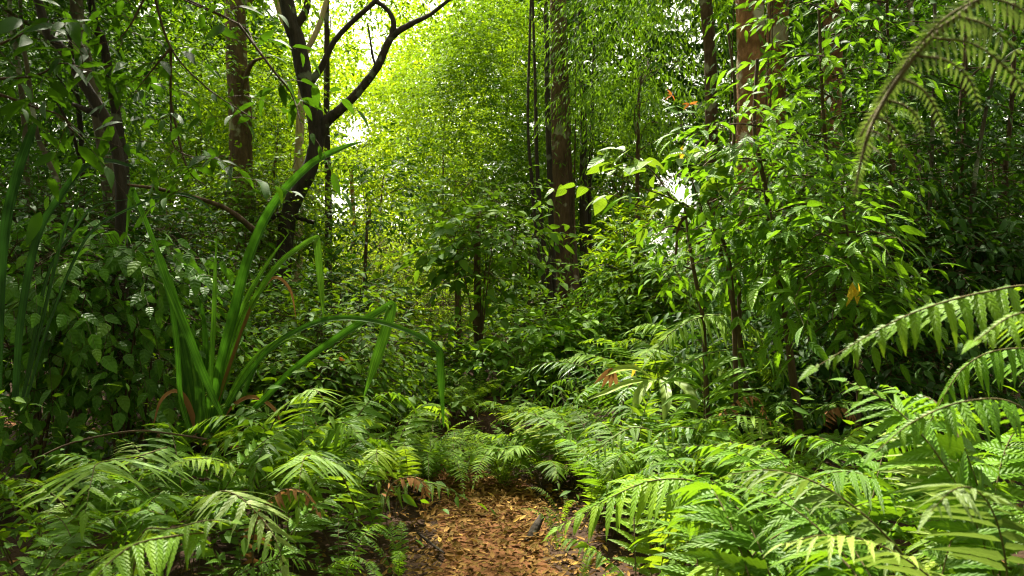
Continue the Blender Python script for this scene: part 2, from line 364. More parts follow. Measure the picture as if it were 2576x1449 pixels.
# ------------------------------------------------------------------ trees
def tree(name,label,pts,Y,bark,crown=(),mat='mid',branches=(),rough=.06,group=None,k=12,cat='tree',seed=0,limbs=True,flare=1.5,tw=None,dY=None,high=()):
    """pts: (px,py,width px) from top to base in the photo's own outline, standing Y metres off"""
    g=np.random.default_rng(seed+len(label)*7)
    W=[]; r=[]
    for i,p in enumerate(pts):
        yy=Y+(dY[i] if dY else 0)
        W.append(at(p[0],p[1],yy)); r.append(p[2]/F*yy/2)
    W=W[::-1]; r=r[::-1]
    b=W[0].copy(); gz=float(ground_z(b[0],b[1]))
    if b[2]>gz+.1:
        W=[np.array([b[0]+(W[0][0]-W[1][0])*.2,b[1],gz-.15])]+W; r=[r[0]*flare]+r
    else: W[0][2]=gz-.15; r[0]*=flare
    base=np.array([W[0][0],W[0][1],gz])
    # carry the trunk on above the frame
    if pts[0][1]<40:
        top=W[-1]; d=unit(W[-1]-W[-2]); ext=top+np.array([d[0]*1.6,0.2,2.6]); W.append(ext); r.append(r[-1]*.6)
    o=thing(name,label,cat,base,group)
    a=Acc(); tube(a,np.array(W)-base,r,k,8,rough,seed); a.obj('trunk',M[bark],o)
    for br in branches:
        P=[at(p[0],p[1],Y+(p[3] if len(p)>3 else 0)) for p in br]; rr=[p[2]/F*Y/2 for p in br]
        a=Acc(); tube(a,np.array(P)-base,rr,8,7,rough*1.3,seed+5); a.obj('branch',M[bark],o)
    specs=[]; la=Acc()
    for cc,rad,n,kk,cr,lf in high:  # extra crown lobes, unseen above the frame, added to shade the foreground
        cc=np.array(cc); specs.append((cc,np.array(rad),n,kk,cr,lf))
        tube(la,np.array([W[-1],(W[-1]+cc)/2+[0,0,.3],cc])-base,[r[-1]*.7,r[-1]*.5,.02],6,5,.08,3)
    for c in crown:
        px,py,rx,ry,yy,ry2,n,kk,cr,lf=c
        cc=at(px,py,yy); rad=np.array([rx/F*yy,ry2,ry/F*yy]); specs.append((cc,rad,n,kk,cr,lf))
        if limbs:
            Wn=np.array(W)
            for q in range(min(14,max(2,n//5))):
                e=cc+g.normal(0,.45,3)*rad
                i0=np.argmin(np.abs(Wn[:,2]-(e[2]-.6))); s=Wn[i0]
                mid=(s+e)/2+np.array([0,0,.15])+g.normal(0,.1,3)
                tube(la,np.array([s,mid,e])-base,[r[i0]*.35,r[i0]*.22,.006],6,5,.08,q)
    if specs:
        crown_obj(o,base,g,specs,mat,tw=tw)
        if la.n: la.obj('limbs',M[bark],o)
    return o
def shrub(name,label,px,top,bot,hw,Y,lf,mat,n,k,cr,seed,dep=None,cat='shrub',group='leafy shrubs of the understorey',tw='twig',bark='twig',tr=.0025,stems=5,gaps=True):
    g=np.random.default_rng(seed)
    c=at(px,(top+bot)/2,Y); rx=hw/F*Y; rz=(bot-top)/2/F*Y
    gz=float(ground_z(c[0],c[1])); base=np.array([c[0],Y,gz])
    o=thing(name,label,cat,base,group)
    rad=np.array([rx,dep or rx*.8,rz])
    crown_obj(o,base,g,[(c,rad,n,k,cr,lf)],mat,'foliage',tw,tr,gaps)
    for s in range(stems):
        a=Acc()
        e=c+g.normal(0,.42,3)*rad; b0=base+np.array([*g.normal(0,.08,2),-.05]); mid=(b0+e)/2+g.normal(0,.08,3)*np.array([1,1,.2])*max(.5,rz)
        tube(a,np.array([b0,mid,e])-base,[.011+.004*rz,.008,.004],6,6,.06,s); a.obj('stem',M[bark],o)
    return o

# ------------------------------------------------------------------ ferns
def frond_mesh(axis, upv, npairs, plen, pw, T, g, s0=.22, ang=62, droop=.12, prof=None, mat='fern', stalk_r=.004, name='frond', raise_=.15):
    A=spline(axis,10) ; n=len(A)
    sl=np.concatenate([[0],np.cumsum(np.linalg.norm(np.diff(A,axis=0),axis=1))]); sl/=sl[-1]
    tt=np.linspace(s0,.985,npairs)
    ac=Acc(); prof=prof or (lambda t: np.clip(np.sin(np.pi*np.clip(.22+.78*t,0,1)**1.1)**.75,.12,1))
    Tn=unit(np.gradient(A,axis=0))
    wob=g.uniform(.82,1.08,npairs) if npairs>8 else 1.
    for sd in (-1,1):
        t=np.clip(tt+sd*.25/npairs+g.normal(0,.22/npairs,npairs),s0,.99)
        P=np.stack([np.interp(t,sl,A[:,i]) for i in range(3)],1); D0=unit(np.stack([np.interp(t,sl,Tn[:,i]) for i in range(3)],1))
        U=np.broadcast_to(upv,D0.shape); U=unit(U-(U*D0).sum(1,keepdims=True)*D0); S=np.cross(D0,U)*sd
        u=(t-s0)/(1-s0)
        a=np.radians(ang-22*u**2+g.normal(0,7,npairs))
        d=S*np.sin(a)[:,None]+D0*np.cos(a)[:,None]+U*raise_*.3; d[:,2]-=droop
        l=plen*prof(u)*g.uniform(.82,1.1,npairs)*np.where(g.uniform(0,1,npairs)<.05,.35,1.)
        w=pw*np.clip(prof(u)**.5,.45,1)*g.uniform(.9,1.1,npairs)
        d[:,2]-=g.uniform(-.05,.22,npairs)
        place(ac,T,P,d,U+g.normal(0,.22,U.shape),l,w,np.clip(.42+g.normal(0,.16,npairs)+.25*u,0,1))
    place(ac,T,A[-1:]-Tn[-1:]*plen*.02,Tn[-1:],unit(np.array([upv])),[plen*.35],[pw*.8],.6)
    sk=Acc(); tube(sk,A,[stalk_r,stalk_r*.7,stalk_r*.25],5,1,raw=True)
    return ac.mesh(name,M[mat]), sk.mesh('stalk',M['stalk'])
def arch(e0,e1,L,g,n=9,side=0.,p=1.):
    e=np.radians(e0+(e1-e0)*np.linspace(0,1,n)**p); st=L/(n-1)
    x=np.concatenate([[0],np.cumsum(np.cos(e[:-1])*st)]); z=np.concatenate([[0],np.cumsum(np.sin(e[:-1])*st)])
    y=side*np.linspace(0,1,n)**2*L
    return np.stack([x,y,z],1)
FT={}   # frond prototypes
gF=np.random.default_rng(21)
def proto(kind,count,npairs,plen,pw,T,mat,eb=(62,80),ee=(-55,-5),L=1.05,**kw):
    out=[]
    for i in range(count):
        ax=arch(gF.uniform(*eb),gF.uniform(*ee),L*gF.uniform(.9,1.1),gF,10,gF.uniform(-.14,.14),1.15)
        me=frond_mesh(ax,np.array([0.,0,1.])+gF.normal(0,.12,3),npairs,plen*gF.uniform(.9,1.1),pw,T,gF,mat=mat,**kw)
        out.append((me,float(ax[:,2].max()),ax))
    FT[kind]=out
proto('broad',10,22,.20,.036,T_PIN,'fern',s0=.25)
proto('light',10,23,.185,.034,T_PIN,'fernlight',s0=.25)
proto('gloss',6,26,.17,.022,T_PIN2,'ferngloss',L=1.15,s0=.2,ang=68)
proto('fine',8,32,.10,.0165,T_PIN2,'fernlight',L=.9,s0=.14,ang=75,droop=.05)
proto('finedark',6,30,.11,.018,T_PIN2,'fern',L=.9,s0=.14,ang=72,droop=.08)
proto('grey',6,20,.22,.026,T_PIN2,'ferngrey',s0=.25)
def fern(label,kind,px,py,Y,nf,seed,spread=(0,360),sc=.78,group='ferns growing beside the path',avoid=True,extra=None,cat='fern',name='fern'):
    g=np.random.default_rng(seed*13+5)
    c=at(px,py,Y); gz=float(ground_z(c[0],c[1])); b=np.array([c[0],c[1],gz])
    H=max(.25,c[2]-gz); o=thing(name,label,cat,b,group)
    for i in range(nf):
        ok=False
        for tr_ in range(7):
            q=g.integers(len(FT[kind])); (me,sk),h,axp=FT[kind][q]
            s=min(1.15,H/h*g.uniform(.72,1.05))
            az=R(spread[0]+(spread[1]-spread[0])*(i+g.uniform(.0,1.))/nf+tr_*g.normal(0,35))
            xy=np.stack([axp[:,0]*math.cos(az)-axp[:,1]*math.sin(az),axp[:,0]*math.sin(az)+axp[:,1]*math.cos(az)],1)*s*sc+b[:2]
            near=(np.abs(xy[:,0]-path_x(xy[:,1]))<.50)&(xy[:,1]<5.75)
            if not avoid or not near.any(): ok=True; break
        if not ok:
            if i<nf-3: continue
            s*=.6
        f=bpy.data.objects.new('frond',me); COL.objects.link(f); f.parent=o
        lift=max(0,H*.96-h*s)*g.uniform(.6,1)
        f.location=(g.normal(0,.03),g.normal(0,.03),lift*.0)
        f.rotation_euler=(R(g.normal(0,7)),R(g.normal(0,8)),az)
        zs=s if lift==0 else s*(1+lift/(h*s))
        f.scale=(s*sc,s*sc,zs)
        k=bpy.data.objects.new('stalk',sk); COL.objects.link(k); k.parent=f
    for e in (extra or []):
        pts=[at(*p) for p in e['pts']]
        me,sk=frond_mesh(np.array(pts)-b,np.array(e.get('up',(0,-.25,1.))),e.get('n',18),e.get('pl',.17),e.get('pw',.034),e.get('T',T_PIN),g,s0=e.get('s0',.05),
            droop=e.get('droop',.25),ang=e.get('ang',62),mat=e.get('mat','fern'),prof=e.get('prof'))
        f=bpy.data.objects.new('frond',me); COL.objects.link(f); f.parent=o
        k=bpy.data.objects.new('stalk',sk); COL.objects.link(k); k.parent=f
    return o

# ------------------------------------------------------------------ strap blades
def blade(parent, base, pts, w, hint, mat='strap', rnd=.4, fold=.6):
    """pts (px,py,Y) root to tip; w list of widths in px"""
    P=np.array([at(*p) for p in pts])
    Yk=np.array([p[2] for p in pts]); sharp=None
    A=spline(P,8); n=len(A)
    ws=np.interp(np.linspace(0,1,n),np.linspace(0,1,len(w)),np.array(w)/F)*np.interp(np.linspace(0,1,n),np.linspace(0,1,len(Yk)),Yk)
    T=unit(np.gradient(A,axis=0)); S=unit(np.cross(T,np.asarray(hint,float))); N=np.cross(S,T)
    cs=[-1,-.55,0,.55,1]; zs=[.9,.35,0,.35,.9]
    v=np.stack([A+S*(c*ws/2)[:,None]+N*(z*fold*ws/2)[:,None] for c,z in zip(cs,zs)],1)
    k=5; i=np.arange(n-1)[:,None]*k; j=np.arange(k-1)[None]
    q=np.stack([i+j,i+j+1,i+k+j+1,i+k+j],-1).reshape(-1,4)
    uv=np.zeros((n,k,3)); uv[:,:,0]=cs; uv[:,:,1]=np.linspace(0,1,n)[:,None]
    a=Acc(); a.add(v.reshape(-1,3)-np.asarray(base),q,None,rnd+.15*np.repeat(np.linspace(0,1,n),k),uv.reshape(-1,3))
    return a.obj('leaf',M[mat],parent)

# =================================================================== SETTING
def grid_sheet(xs, ys, dz=0.):
    X,Y=np.meshgrid(xs,ys); Z=ground_z(X,Y)+dz
    a=Acc(); n=len(xs); v=np.stack([X,Y,Z],-1).reshape(-1,3)
    i=np.arange(len(ys)-1)[:,None]*n; j=np.arange(n-1)[None]
    a.add(v,np.stack([i+j,i+j+1,i+n+j+1,i+n+j],-1).reshape(-1,4),None,.5); return a
xs=np.concatenate([[-300,-120,-60,-30],np.linspace(-16,-5,23),np.linspace(-4.8,4.8,97),np.linspace(5,16,23),[30,60,120,300]])
ys=np.concatenate([[-200,-60,-20],np.linspace(-8,1,10),np.linspace(1.2,10,89),np.linspace(10.5,40,60),[60,120,300]])
tag(grid_sheet(xs,ys).obj('ground',M['soil']),kind='structure')
# trodden path
py_=np.linspace(-4,10.5,120); a=Acc(); k=15; vv=[]
for y in py_:
    hw=.36+.05*math.sin(y*2.3)+.04*math.sin(y*5.1+1)
    for u in np.linspace(-1,1,k):
        x=float(path_x(y))+u*hw*(1+.06*math.sin(y*9+u*3)); vv.append((x,y,float(ground_z(x,y))+.004+.012*(1-u*u)))
vv=np.array(vv); i=np.arange(len(py_)-1)[:,None]*k; j=np.arange(k-1)[None]
a.add(vv,np.stack([i+j,i+j+1,i+k+j+1,i+k+j],-1).reshape(-1,4),None,.5)
tag(a.obj('path',M['path']),kind='structure')
# fallen leaves
g=np.random.default_rng(5); n=9000
ly=np.concatenate([g.uniform(2.6,8.2,n),g.uniform(1.,9,3500)])
lx=np.concatenate([path_x(ly[:n])+g.normal(0,.30,n),g.uniform(-3,3.5,3500)])
dens=np.clip(.24+.7*np.abs(lx[:n]-path_x(ly[:n]))/.34+np.clip((ly[:n]-4.6)/1.2,0,.6),0,1)
keep=np.concatenate([g.uniform(0,1,n)<dens,np.ones(3500,bool)]); lx=lx[keep];ly=ly[keep]; n=len(lx)
P=np.stack([lx,ly,ground_z(lx,ly)+.022+g.uniform(0,.022,n)],1)
a=Acc(); th=g.uniform(0,6.28,n); D=np.stack([np.cos(th),np.sin(th),g.normal(.02,.22,n)],1); N=np.array([0,0,1.])+g.normal(0,.38,(n,3))
l=.022+.05*g.uniform(0,1,n)**1.6; place(a,T_LIT,P,D,N,l,l*g.uniform(.3,.5,n),g.uniform(0,1,n)**1.7)
tag(a.obj('leaf_litter',M['litter']),kind='stuff')

# =================================================================== FAR WOOD
g=np.random.default_rng(11)
def wall(name,mat,yr,xr,zr,n,ll,lw,keepf=None,T=T_DIA,k=5):
    C=np.stack([g.uniform(*xr,n),g.uniform(*yr,n),g.uniform(*zr,n)],1)
    if keepf is not None: C=C[keepf(C)]
    a=Acc(); d=unit(g.normal(0,1,C.shape)); sprays(a,g,C,d,k,.55,.7,7,ll,lw,T)
    return tag(a.obj(name,M[mat]),kind='stuff')
pxs=lambda C: 1288+C[:,0]/C[:,1]*F
pys=lambda C: 724.5-(C[:,2]-CAMZ)/C[:,1]*F
wall('distant_woods','bright',(24,31),(-10,9),(-.2,11),5200,.19,.10,lambda C:(pxs(C)<1190)&(g.uniform(0,1,len(C))<np.where((pxs(C)>780)&(pxs(C)<1250),.85,.95)))  # bright leaf colour carries part of the opening's glow
wall('distant_canopy_foliage','dark',(22,30),(-20,20),(-.2,14),6500,.19,.10,lambda C:((pxs(C)<690)|(pxs(C)>1170))&(g.uniform(0,1,len(C))<.85))  # darker leaves either side of the opening, shade painted into their colour
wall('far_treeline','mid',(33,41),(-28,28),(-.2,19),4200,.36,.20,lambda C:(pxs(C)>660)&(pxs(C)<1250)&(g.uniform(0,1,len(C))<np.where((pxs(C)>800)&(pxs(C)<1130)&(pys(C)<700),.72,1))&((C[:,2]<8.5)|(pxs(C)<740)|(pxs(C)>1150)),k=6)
wall('shade_toned_treeline','dark',(18,30),(-22,22),(-.2,15),6000,.30,.17,lambda C:((pxs(C)<660)|(pxs(C)>1230)),k=6)  # dim sides: the shade is put into the dark leaf colour
C_=[]
for (n_,x0,x1,y0,y1,z0,z1) in ((420,-10,10,-7,-4,0,8),(260,-11,-6.5,-4,8,0,8),(240,7,11,-4,8,0,8),(340,-5.5,-1.5,-3.5,2.9,4.1,6.5),(430,1.9,5.5,-3.5,3.9,4.5,6.5)):
    C_.append(np.stack([g.uniform(x0,x1,n_),g.uniform(y0,y1,n_),g.uniform(z0,z1,n_)],1))
C_=np.concatenate(C_); a=Acc(); sprays(a,g,C_,unit(g.normal(0,1,C_.shape)),6,.6,.8,7,.26,.13,T_DIA,gaps=False); tag(a.obj('surrounding_shade_foliage',M['dark']),kind='stuff')  # unseen foliage behind, beside and overhead, put in to shade the view
wall('undergrowth','olive',(7.2,14),(-9,9),(.05,1.0),1500,.10,.045,lambda C:(C[:,2]<.35+.05*(C[:,1]-6)),T_LAN3,4)
wall('undergrowth_carpet','mid',(3.2,8),(-6,7),(.05,.42),1300,.085,.034,lambda C:(np.abs(C[:,0]-path_x(C[:,1]))>1.2),T_LAN3,4)

# =================================================================== TREES
BT='tree trunks of the forest'
tree('leaning_tree','dark slender trunk leaning left, with a broken side stub, at the upper left',[(95,0,22),(150,115,24),(222,228,26),(268,305,27),(298,400,29),(306,520,30),(305,650,32)],6.2,'bark_dark',
  [(120,-420,700,260,6.6,1.9,46,22,.45,'midsz')],'dark',[[(262,292,22),(222,278,16),(182,262,9)]],seed=1,tw='twig',high=[((-3.2,3.2,5.6),(2.2,2.6,1.0),50,22,.5,'far'),((-5.5,1.0,4.5),(1.6,2.5,2.0),44,22,.5,'far')])  # lobes toward the camera are unseen, added to darken the left
tree('lichen_tree','grey lichen-spotted trunk just behind the dark leaning one',[(192,0,30),(214,150,32),(248,300,34),(278,500,36),(290,660,38)],7.4,'bark_grey',
  [(60,-300,600,260,8,2,40,20,.5,'midsz')],'dark',seed=2)
tree('thin_dark_tree','thin dark trunk right of the grey lichen-spotted one, bowing left at the top',[(228,0,18),(258,100,20),(282,225,22),(300,340,23),(312,430,24),(318,660,25)],7.8,'bark_dark',[(520,-330,420,230,8.5,1.6,34,20,.45,'midsz')],'mid',seed=3)
tree('thin_pale_tree','very thin pale stem beside the frame edge, leftmost of the trunks',[(25,-10,11),(28,40,12),(48,180,13),(62,330,14),(72,640,15)],7.2,'bark_grey',[(20,60,90,150,7.4,.7,12,16,.35,'midsz')],'dark',seed=4)
tree('slanting_stem','thin stem slanting down to the right between the left trunks',[(50,-10,9),(70,180,11),(92,330,12),(120,400,13),(148,470,14),(190,640,15)],7.0,'bark_grey',(),seed=5)
tree('twin_stem_tree','pair of thin dark stems crossing behind the grey trunk',[(160,-10,9),(170,60,10),(196,260,12),(208,430,13),(200,660,14)],8.4,'bark_dark',[(150,120,150,150,8.6,.9,22,16,.4,'midsz')],'dark',[[(206,420,9),(180,330,8),(140,250,6)]],seed=6)
tree('mossy_tree','stout straight trunk with mossy flecked bark left of the forked tree',[(590,0,50),(596,150,52),(603,260,55),(606,400,58),(604,560,60),(603,720,63),(600,850,66)],11.5,'bark_brown',
  [(600,-330,620,300,12,2.4,60,20,.6,'midsz'),(560,180,120,150,11.0,.6,14,16,.4,'midsz')],'mid',[[(612,20,16),(640,-10,14),(700,-60,10)]],rough=.05,k=16,seed=7)
tree('forked_tree','dark forked tree with long crooked branches against the bright gap',[(722,0,36),(748,100,38),(766,195,39),(792,295,41),(795,365,40),(772,440,41),(735,510,41),(716,600,42),(706,780,46)],9.6,'bark_dark',
  [(1000,-300,520,260,10.5,2,36,20,.5,'midsz')],'mid',
  [[(800,345,34),(822,305,27),(862,270,24),(905,225,22),(952,165,20),(985,95,18),(1040,58,14),(1080,38,11),(1135,-5,9)],
   [(985,95,15),(990,55,13),(972,22,11),(940,0,10)],
   [(775,215,20),(808,170,16),(838,108,15),(880,60,14),(935,12,12),(990,-40,10)],
   [(757,130,26),(745,70,22),(768,30,20),(776,-20,16)],
   [(790,560,10),(700,540,14),(640,590,10)],
   [(952,165,9),(940,150,6),(925,60,4)]],k=14,rough=.09,seed=8,limbs=False)
tree('sunlit_tone_tree','pale yellowish trunk rising behind the forked tree',[(700,0,26),(742,90,24),(762,200,24),(754,330,22),(750,460,24),(748,740,27)],11.8,'bark_sunlit_tone',(),'mid',[[(760,150,16),(800,70,14),(822,0,12)]],seed=9)
tree('shadow_tree','dark straight trunk right of the forked tree, beside the white gap',[(822,-10,12),(822,130,14),(822,320,15),(826,480,17),(826,700,19)],12.5,'bark_dark',[(850,-20,150,120,13,1.2,20,16,.5,'midsz')],'mid',seed=10)
tree('buttress_tree','tall straight trunk with red-brown scars at the centre right',[(1404,0,42),(1408,200,48),(1411,350,52),(1415,500,57),(1419,640,64),(1423,735,72),(1424,850,76)],12.5,'bark_brown',
  [(1400,-300,560,280,13,2.3,60,20,.6,'midsz')],'mid',k=18,rough=.05,seed=11)
for q,(lab,pts,Y) in enumerate([
  ('thin dark vine stem hugging the left side of the scarred trunk',[(1372,-10,11),(1375,100,12),(1377,260,14),(1384,480,15),(1392,740,16)],12.2),
  ('slanting thin stem, second to the left of the scarred trunk',[(1340,-10,6),(1346,200,8),(1352,440,11),(1366,600,13),(1384,740,14)],11.9),
  ('leftmost thin stem in the bundle by the scarred trunk',[(1335,-10,6),(1328,300,7),(1338,460,9),(1352,620,10),(1372,745,12)],11.7),
  ('thick dark vine stem in shade behind the scarred trunk on its right',[(1458,-10,12),(1462,150,14),(1468,350,18),(1468,560,22),(1470,740,26)],13.2),
  ('slim vine stem farther right of the scarred trunk',[(1496,-10,7),(1495,60,8),(1490,300,10),(1482,520,12),(1486,745,12)],13.4)]):
    tree('vine_stem',lab,pts,Y,'bark_dark',(),group='vine stems round the big trunk',k=7,cat='vine',seed=30+q,flare=1.1)
tree('bark_scar_tree','slim brown trunk standing in the undergrowth beyond the path end',[(1200,540,13),(1200,700,18),(1203,850,21),(1206,1040,24)],9.4,'bark_brown',[(1195,500,110,90,9.6,.6,8,12,.35,'midsz')],'olive',seed=12,tw='twig')
tree('double_trunk_tree','dim reddish trunk just left of the slim brown one, half hidden by leaves',[(1150,640,14),(1152,800,17),(1148,1000,20)],10.4,'bark_brown',(),seed=13)
tree('red_bark_tree','thick orange-barked trunk partly veiled by hanging leaves on the right',[(1884,0,66),(1888,150,70),(1890,300,76),(1888,450,84),(1892,620,92),(1900,780,100)],8.6,'bark_orange',
  [(1980,-330,600,260,9,2.2,60,22,.5,'midsz')],'dark',k=18,rough=.05,seed=14)
tree('orange_twin_tree','shaded orange-brown trunk close behind the thick orange-barked one',[(1956,0,52),(1952,160,54),(1948,320,56),(1945,760,62)],9.5,'bark_orange',(),k=14,rough=.05,seed=15)
tree('red_brown_tree','orange-brown trunk standing right of the thick orange pair, behind foliage',[(2092,40,44),(2094,200,48),(2092,420,54),(2090,620,60),(2088,760,64)],9.0,'bark_orange',[(2350,-250,420,260,9.2,1.8,46,22,.5,'midsz')],'dark',k=14,rough=.05,seed=16,high=[((3.8,4.2,5.4),(1.8,2.4,1.0),40,22,.5,'far')])  # the lobe above the right bank is unseen, added for its shade
tree('shaded_brown_tree','brown trunk in shade left of the thick orange-barked one',[(1776,0,30),(1786,130,31),(1789,280,32),(1790,450,34),(1792,720,36)],10.6,'bark_brown',[(1700,-200,260,200,11,1.4,34,20,.5,'narrow')],'mid',seed=17)
tree('far_orange_tree','thin orange trunk glowing in the bright gap',[(884,440,9),(888,520,11),(890,600,12),(888,800,13)],18,'bark_orange',[(880,380,90,60,18,.8,10,14,.5,'far')],'bright',seed=18)
tree('far_rusty_tree','second thin rusty trunk in the bright gap, right of the first',[(930,520,7),(926,590,9),(918,650,9),(916,800,10)],17,'bark_orange',(),seed=19)
for q,(lab,pts,Y) in enumerate([
 ('mottled thin stem in the right thicket, first right of the orange trunks',[(2210,-10,9),(2215,60,10),(2232,260,12),(2250,470,13),(2262,740,14)],7.0),
 ('straight thin stem in the right thicket under the drooping frond tip',[(2350,-10,8),(2352,150,9),(2346,330,10),(2340,520,11),(2336,760,12)],6.4),
 ('slightly bowed thin stem in the right thicket',[(2428,-10,7),(2420,220,8),(2404,400,9),(2398,560,11),(2412,760,12)],6.8),
 ('leaning thin stem crossing the right thicket',[(2540,-10,7),(2500,180,8),(2462,380,10),(2440,560,11),(2420,760,12)],6.2),
 ('rough thin stem near the right frame edge',[(2550,-10,10),(2545,250,12),(2530,420,12),(2522,600,13),(2518,760,14)],6.6),
 ('dark thin stem in the depth of the right thicket',[(2290,0,14),(2300,240,15),(2312,480,16),(2318,760,17)],8.6)]):
    tree('thicket_stem',lab,pts,Y,'bark_grey' if q%2 else 'bark_brown',(),group='thin stems in the right thicket',k=7,seed=40+q,flare=1.2,branches=[[(pts[1][0],pts[1][1],6),(pts[1][0]+50,pts[1][1]-50,5),(pts[1][0]+130,pts[1][1]-70,3)],[(pts[2][0],pts[2][1],6),(pts[2][0]-60,pts[2][1]-20,4),(pts[2][0]-140,pts[2][1]+10,3)]])
# crowns that fill the middle distance
def crown_tree(name,label,px,top,bot,hw,Y,lf,mat,n,k,cr,seed,dep=None,bark='bark_brown',tw=10,tw_mat=None):
    trunk=[(px+8,max(60,top*.4+bot*.6),tw*.4),(px,top*.3+bot*.7,tw*.8),(px-6,bot+40,tw),(px-6,max(bot+60,min(bot+300,940)),tw*1.2)]
    return tree(name,label,trunk,Y,bark,[(px,(top+bot)/2,hw,(bot-top)/2,Y,dep or hw/F*Y*.8,n,k,cr,lf)],mat,seed=seed,group='trees of the middle distance',tw=tw_mat)
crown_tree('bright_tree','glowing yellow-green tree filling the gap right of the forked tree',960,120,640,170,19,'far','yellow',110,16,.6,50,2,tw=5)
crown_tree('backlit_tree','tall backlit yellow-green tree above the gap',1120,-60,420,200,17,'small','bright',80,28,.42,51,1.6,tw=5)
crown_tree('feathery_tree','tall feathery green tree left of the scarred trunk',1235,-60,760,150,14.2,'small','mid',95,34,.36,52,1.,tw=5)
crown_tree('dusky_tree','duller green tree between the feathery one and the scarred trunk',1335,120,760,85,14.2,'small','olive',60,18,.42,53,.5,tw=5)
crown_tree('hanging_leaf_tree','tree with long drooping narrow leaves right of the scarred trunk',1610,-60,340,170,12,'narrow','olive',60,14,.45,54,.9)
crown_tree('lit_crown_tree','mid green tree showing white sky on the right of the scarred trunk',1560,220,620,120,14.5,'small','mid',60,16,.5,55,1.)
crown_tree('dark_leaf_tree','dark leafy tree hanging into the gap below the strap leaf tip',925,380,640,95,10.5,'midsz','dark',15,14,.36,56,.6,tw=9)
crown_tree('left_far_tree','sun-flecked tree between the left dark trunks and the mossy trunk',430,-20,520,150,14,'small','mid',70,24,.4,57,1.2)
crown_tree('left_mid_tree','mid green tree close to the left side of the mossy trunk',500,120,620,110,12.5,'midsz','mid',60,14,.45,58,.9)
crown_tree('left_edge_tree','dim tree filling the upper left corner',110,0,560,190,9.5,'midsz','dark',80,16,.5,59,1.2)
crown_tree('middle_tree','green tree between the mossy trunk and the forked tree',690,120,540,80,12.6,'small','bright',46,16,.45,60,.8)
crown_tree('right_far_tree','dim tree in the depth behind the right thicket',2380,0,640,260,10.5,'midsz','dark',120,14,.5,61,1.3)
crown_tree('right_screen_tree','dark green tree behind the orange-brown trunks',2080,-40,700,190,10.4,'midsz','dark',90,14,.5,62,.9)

# =================================================================== SHRUBS
S=shrub
S('shrub','dense mid green shrub at the foot of the mossy trunk',600,480,800,150,9.8,'midsz','mid',40,12,.35,70)
S('shrub','dull green shrub with grey twigs left of the forked tree base',690,400,640,120,10.2,'midsz','mid',34,12,.35,71)
S('shrub','dark broad-leaved shrub below the forked tree',850,680,860,120,8.6,'whorl','dark',26,10,.3,72)
S('shrub','olive shrub with small bright leaves behind the arching strap leaf',820,780,960,170,6.9,'midsz','mid',36,10,.28,73)
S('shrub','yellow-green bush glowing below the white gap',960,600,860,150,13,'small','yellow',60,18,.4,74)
S('shrub','sunlit feathery bush left of the slim brown trunk',1060,700,1000,120,10.8,'small','bright',46,14,.35,75)
S('shrub','green bush behind the folded strap leaf tip',960,860,1040,120,8.2,'midsz','mid',34,10,.28,76)
S('shrub','large-leaved bush with pale leaf backs in front of the feathery tree',1220,540,700,120,8.8,'broad','olive',26,6,.28,77)
S('shrub','dark bush at the foot of the scarred trunk',1400,800,930,150,10.6,'midsz','mid',44,12,.33,78)
S('shrub','glossy whorled shrub right of the slim brown trunk',1330,820,1000,140,8.2,'broad','lance',30,5,.26,79)
S('shrub','shrub with clustered pointed leaves, just right of the scarred trunk base',1600,560,760,75,9.0,'whorl','bright',26,10,.28,80)
S('shrub','leafy shrub with yellow-tipped clusters above the glossy ferns',1530,790,960,130,8.4,'whorl','lance',54,9,.26,81)
S('shrub','broad-leaved shrub under the white sky gap on the right',1680,660,820,130,8.8,'lance','lance',34,7,.26,82)
S('shrub','olive thicket bush behind the light green frond clump',1790,690,840,160,8.4,'midsz','mid',40,10,.3,83)
S('shrub','slender-leaved bush at the feet of the orange trunks',1960,660,830,180,8.0,'lance','lance',40,8,.3,84)
S('shrub','bush in shade behind the thin spotted sapling',2130,800,1000,170,6.6,'lance','dark',40,7,.28,85)
S('shrub','dark bush below the right thicket stems',2330,560,900,230,6.2,'lance','dark',60,8,.3,86)
S('shrub','narrow-leaved bush at the right frame edge',2500,380,760,120,6.4,'lance','dark',30,8,.3,87)
S('shrub','shaded small-leaved bush far left behind the heart-leaf vines',120,500,760,190,6.8,'midsz','dark',50,12,.33,88)
S('shrub','shaded bush between the left trunks and the strap-leaf plant',400,560,860,150,7.4,'midsz','dark',50,12,.33,89)
S('shrub','low bush behind the strap-leaf plant foot',640,800,1040,150,7.0,'midsz','olive',44,10,.3,90)
S('shrub','low leafy bush right of the strap-leaf plant foot',780,900,1080,120,6.2,'midsz','mid',34,10,.26,91)
S('shrub','low dark bush at the left of the path bend',1040,920,1090,110,8.6,'midsz','dark',30,10,.28,92)
S('shrub','bush of narrow grassy leaves left of the glossy ferns',1410,900,1080,90,7.8,'narrow','olive',26,10,.24,93)
S('heart_leaf_vine','mound of dark ribbed heart-shaped leaves on the left, nearest the frame edge',90,600,940,230,5.3,'pepper','pepper',46,5,.24,100,group='heart-leaf pepper vines',cat='vine',dep=.35)
S('heart_leaf_vine','mound of ribbed heart-shaped leaves beside the strap-leaf plant',320,640,960,150,5.5,'pepper','pepper',40,5,.22,101,group='heart-leaf pepper vines',cat='vine',dep=.32)
S('heart_leaf_vine','lower dim patch of heart-shaped leaves above the left ferns',180,900,1120,230,5.5,'pepper','pepper',18,5,.22,102,group='heart-leaf pepper vines',cat='vine',dep=.35)

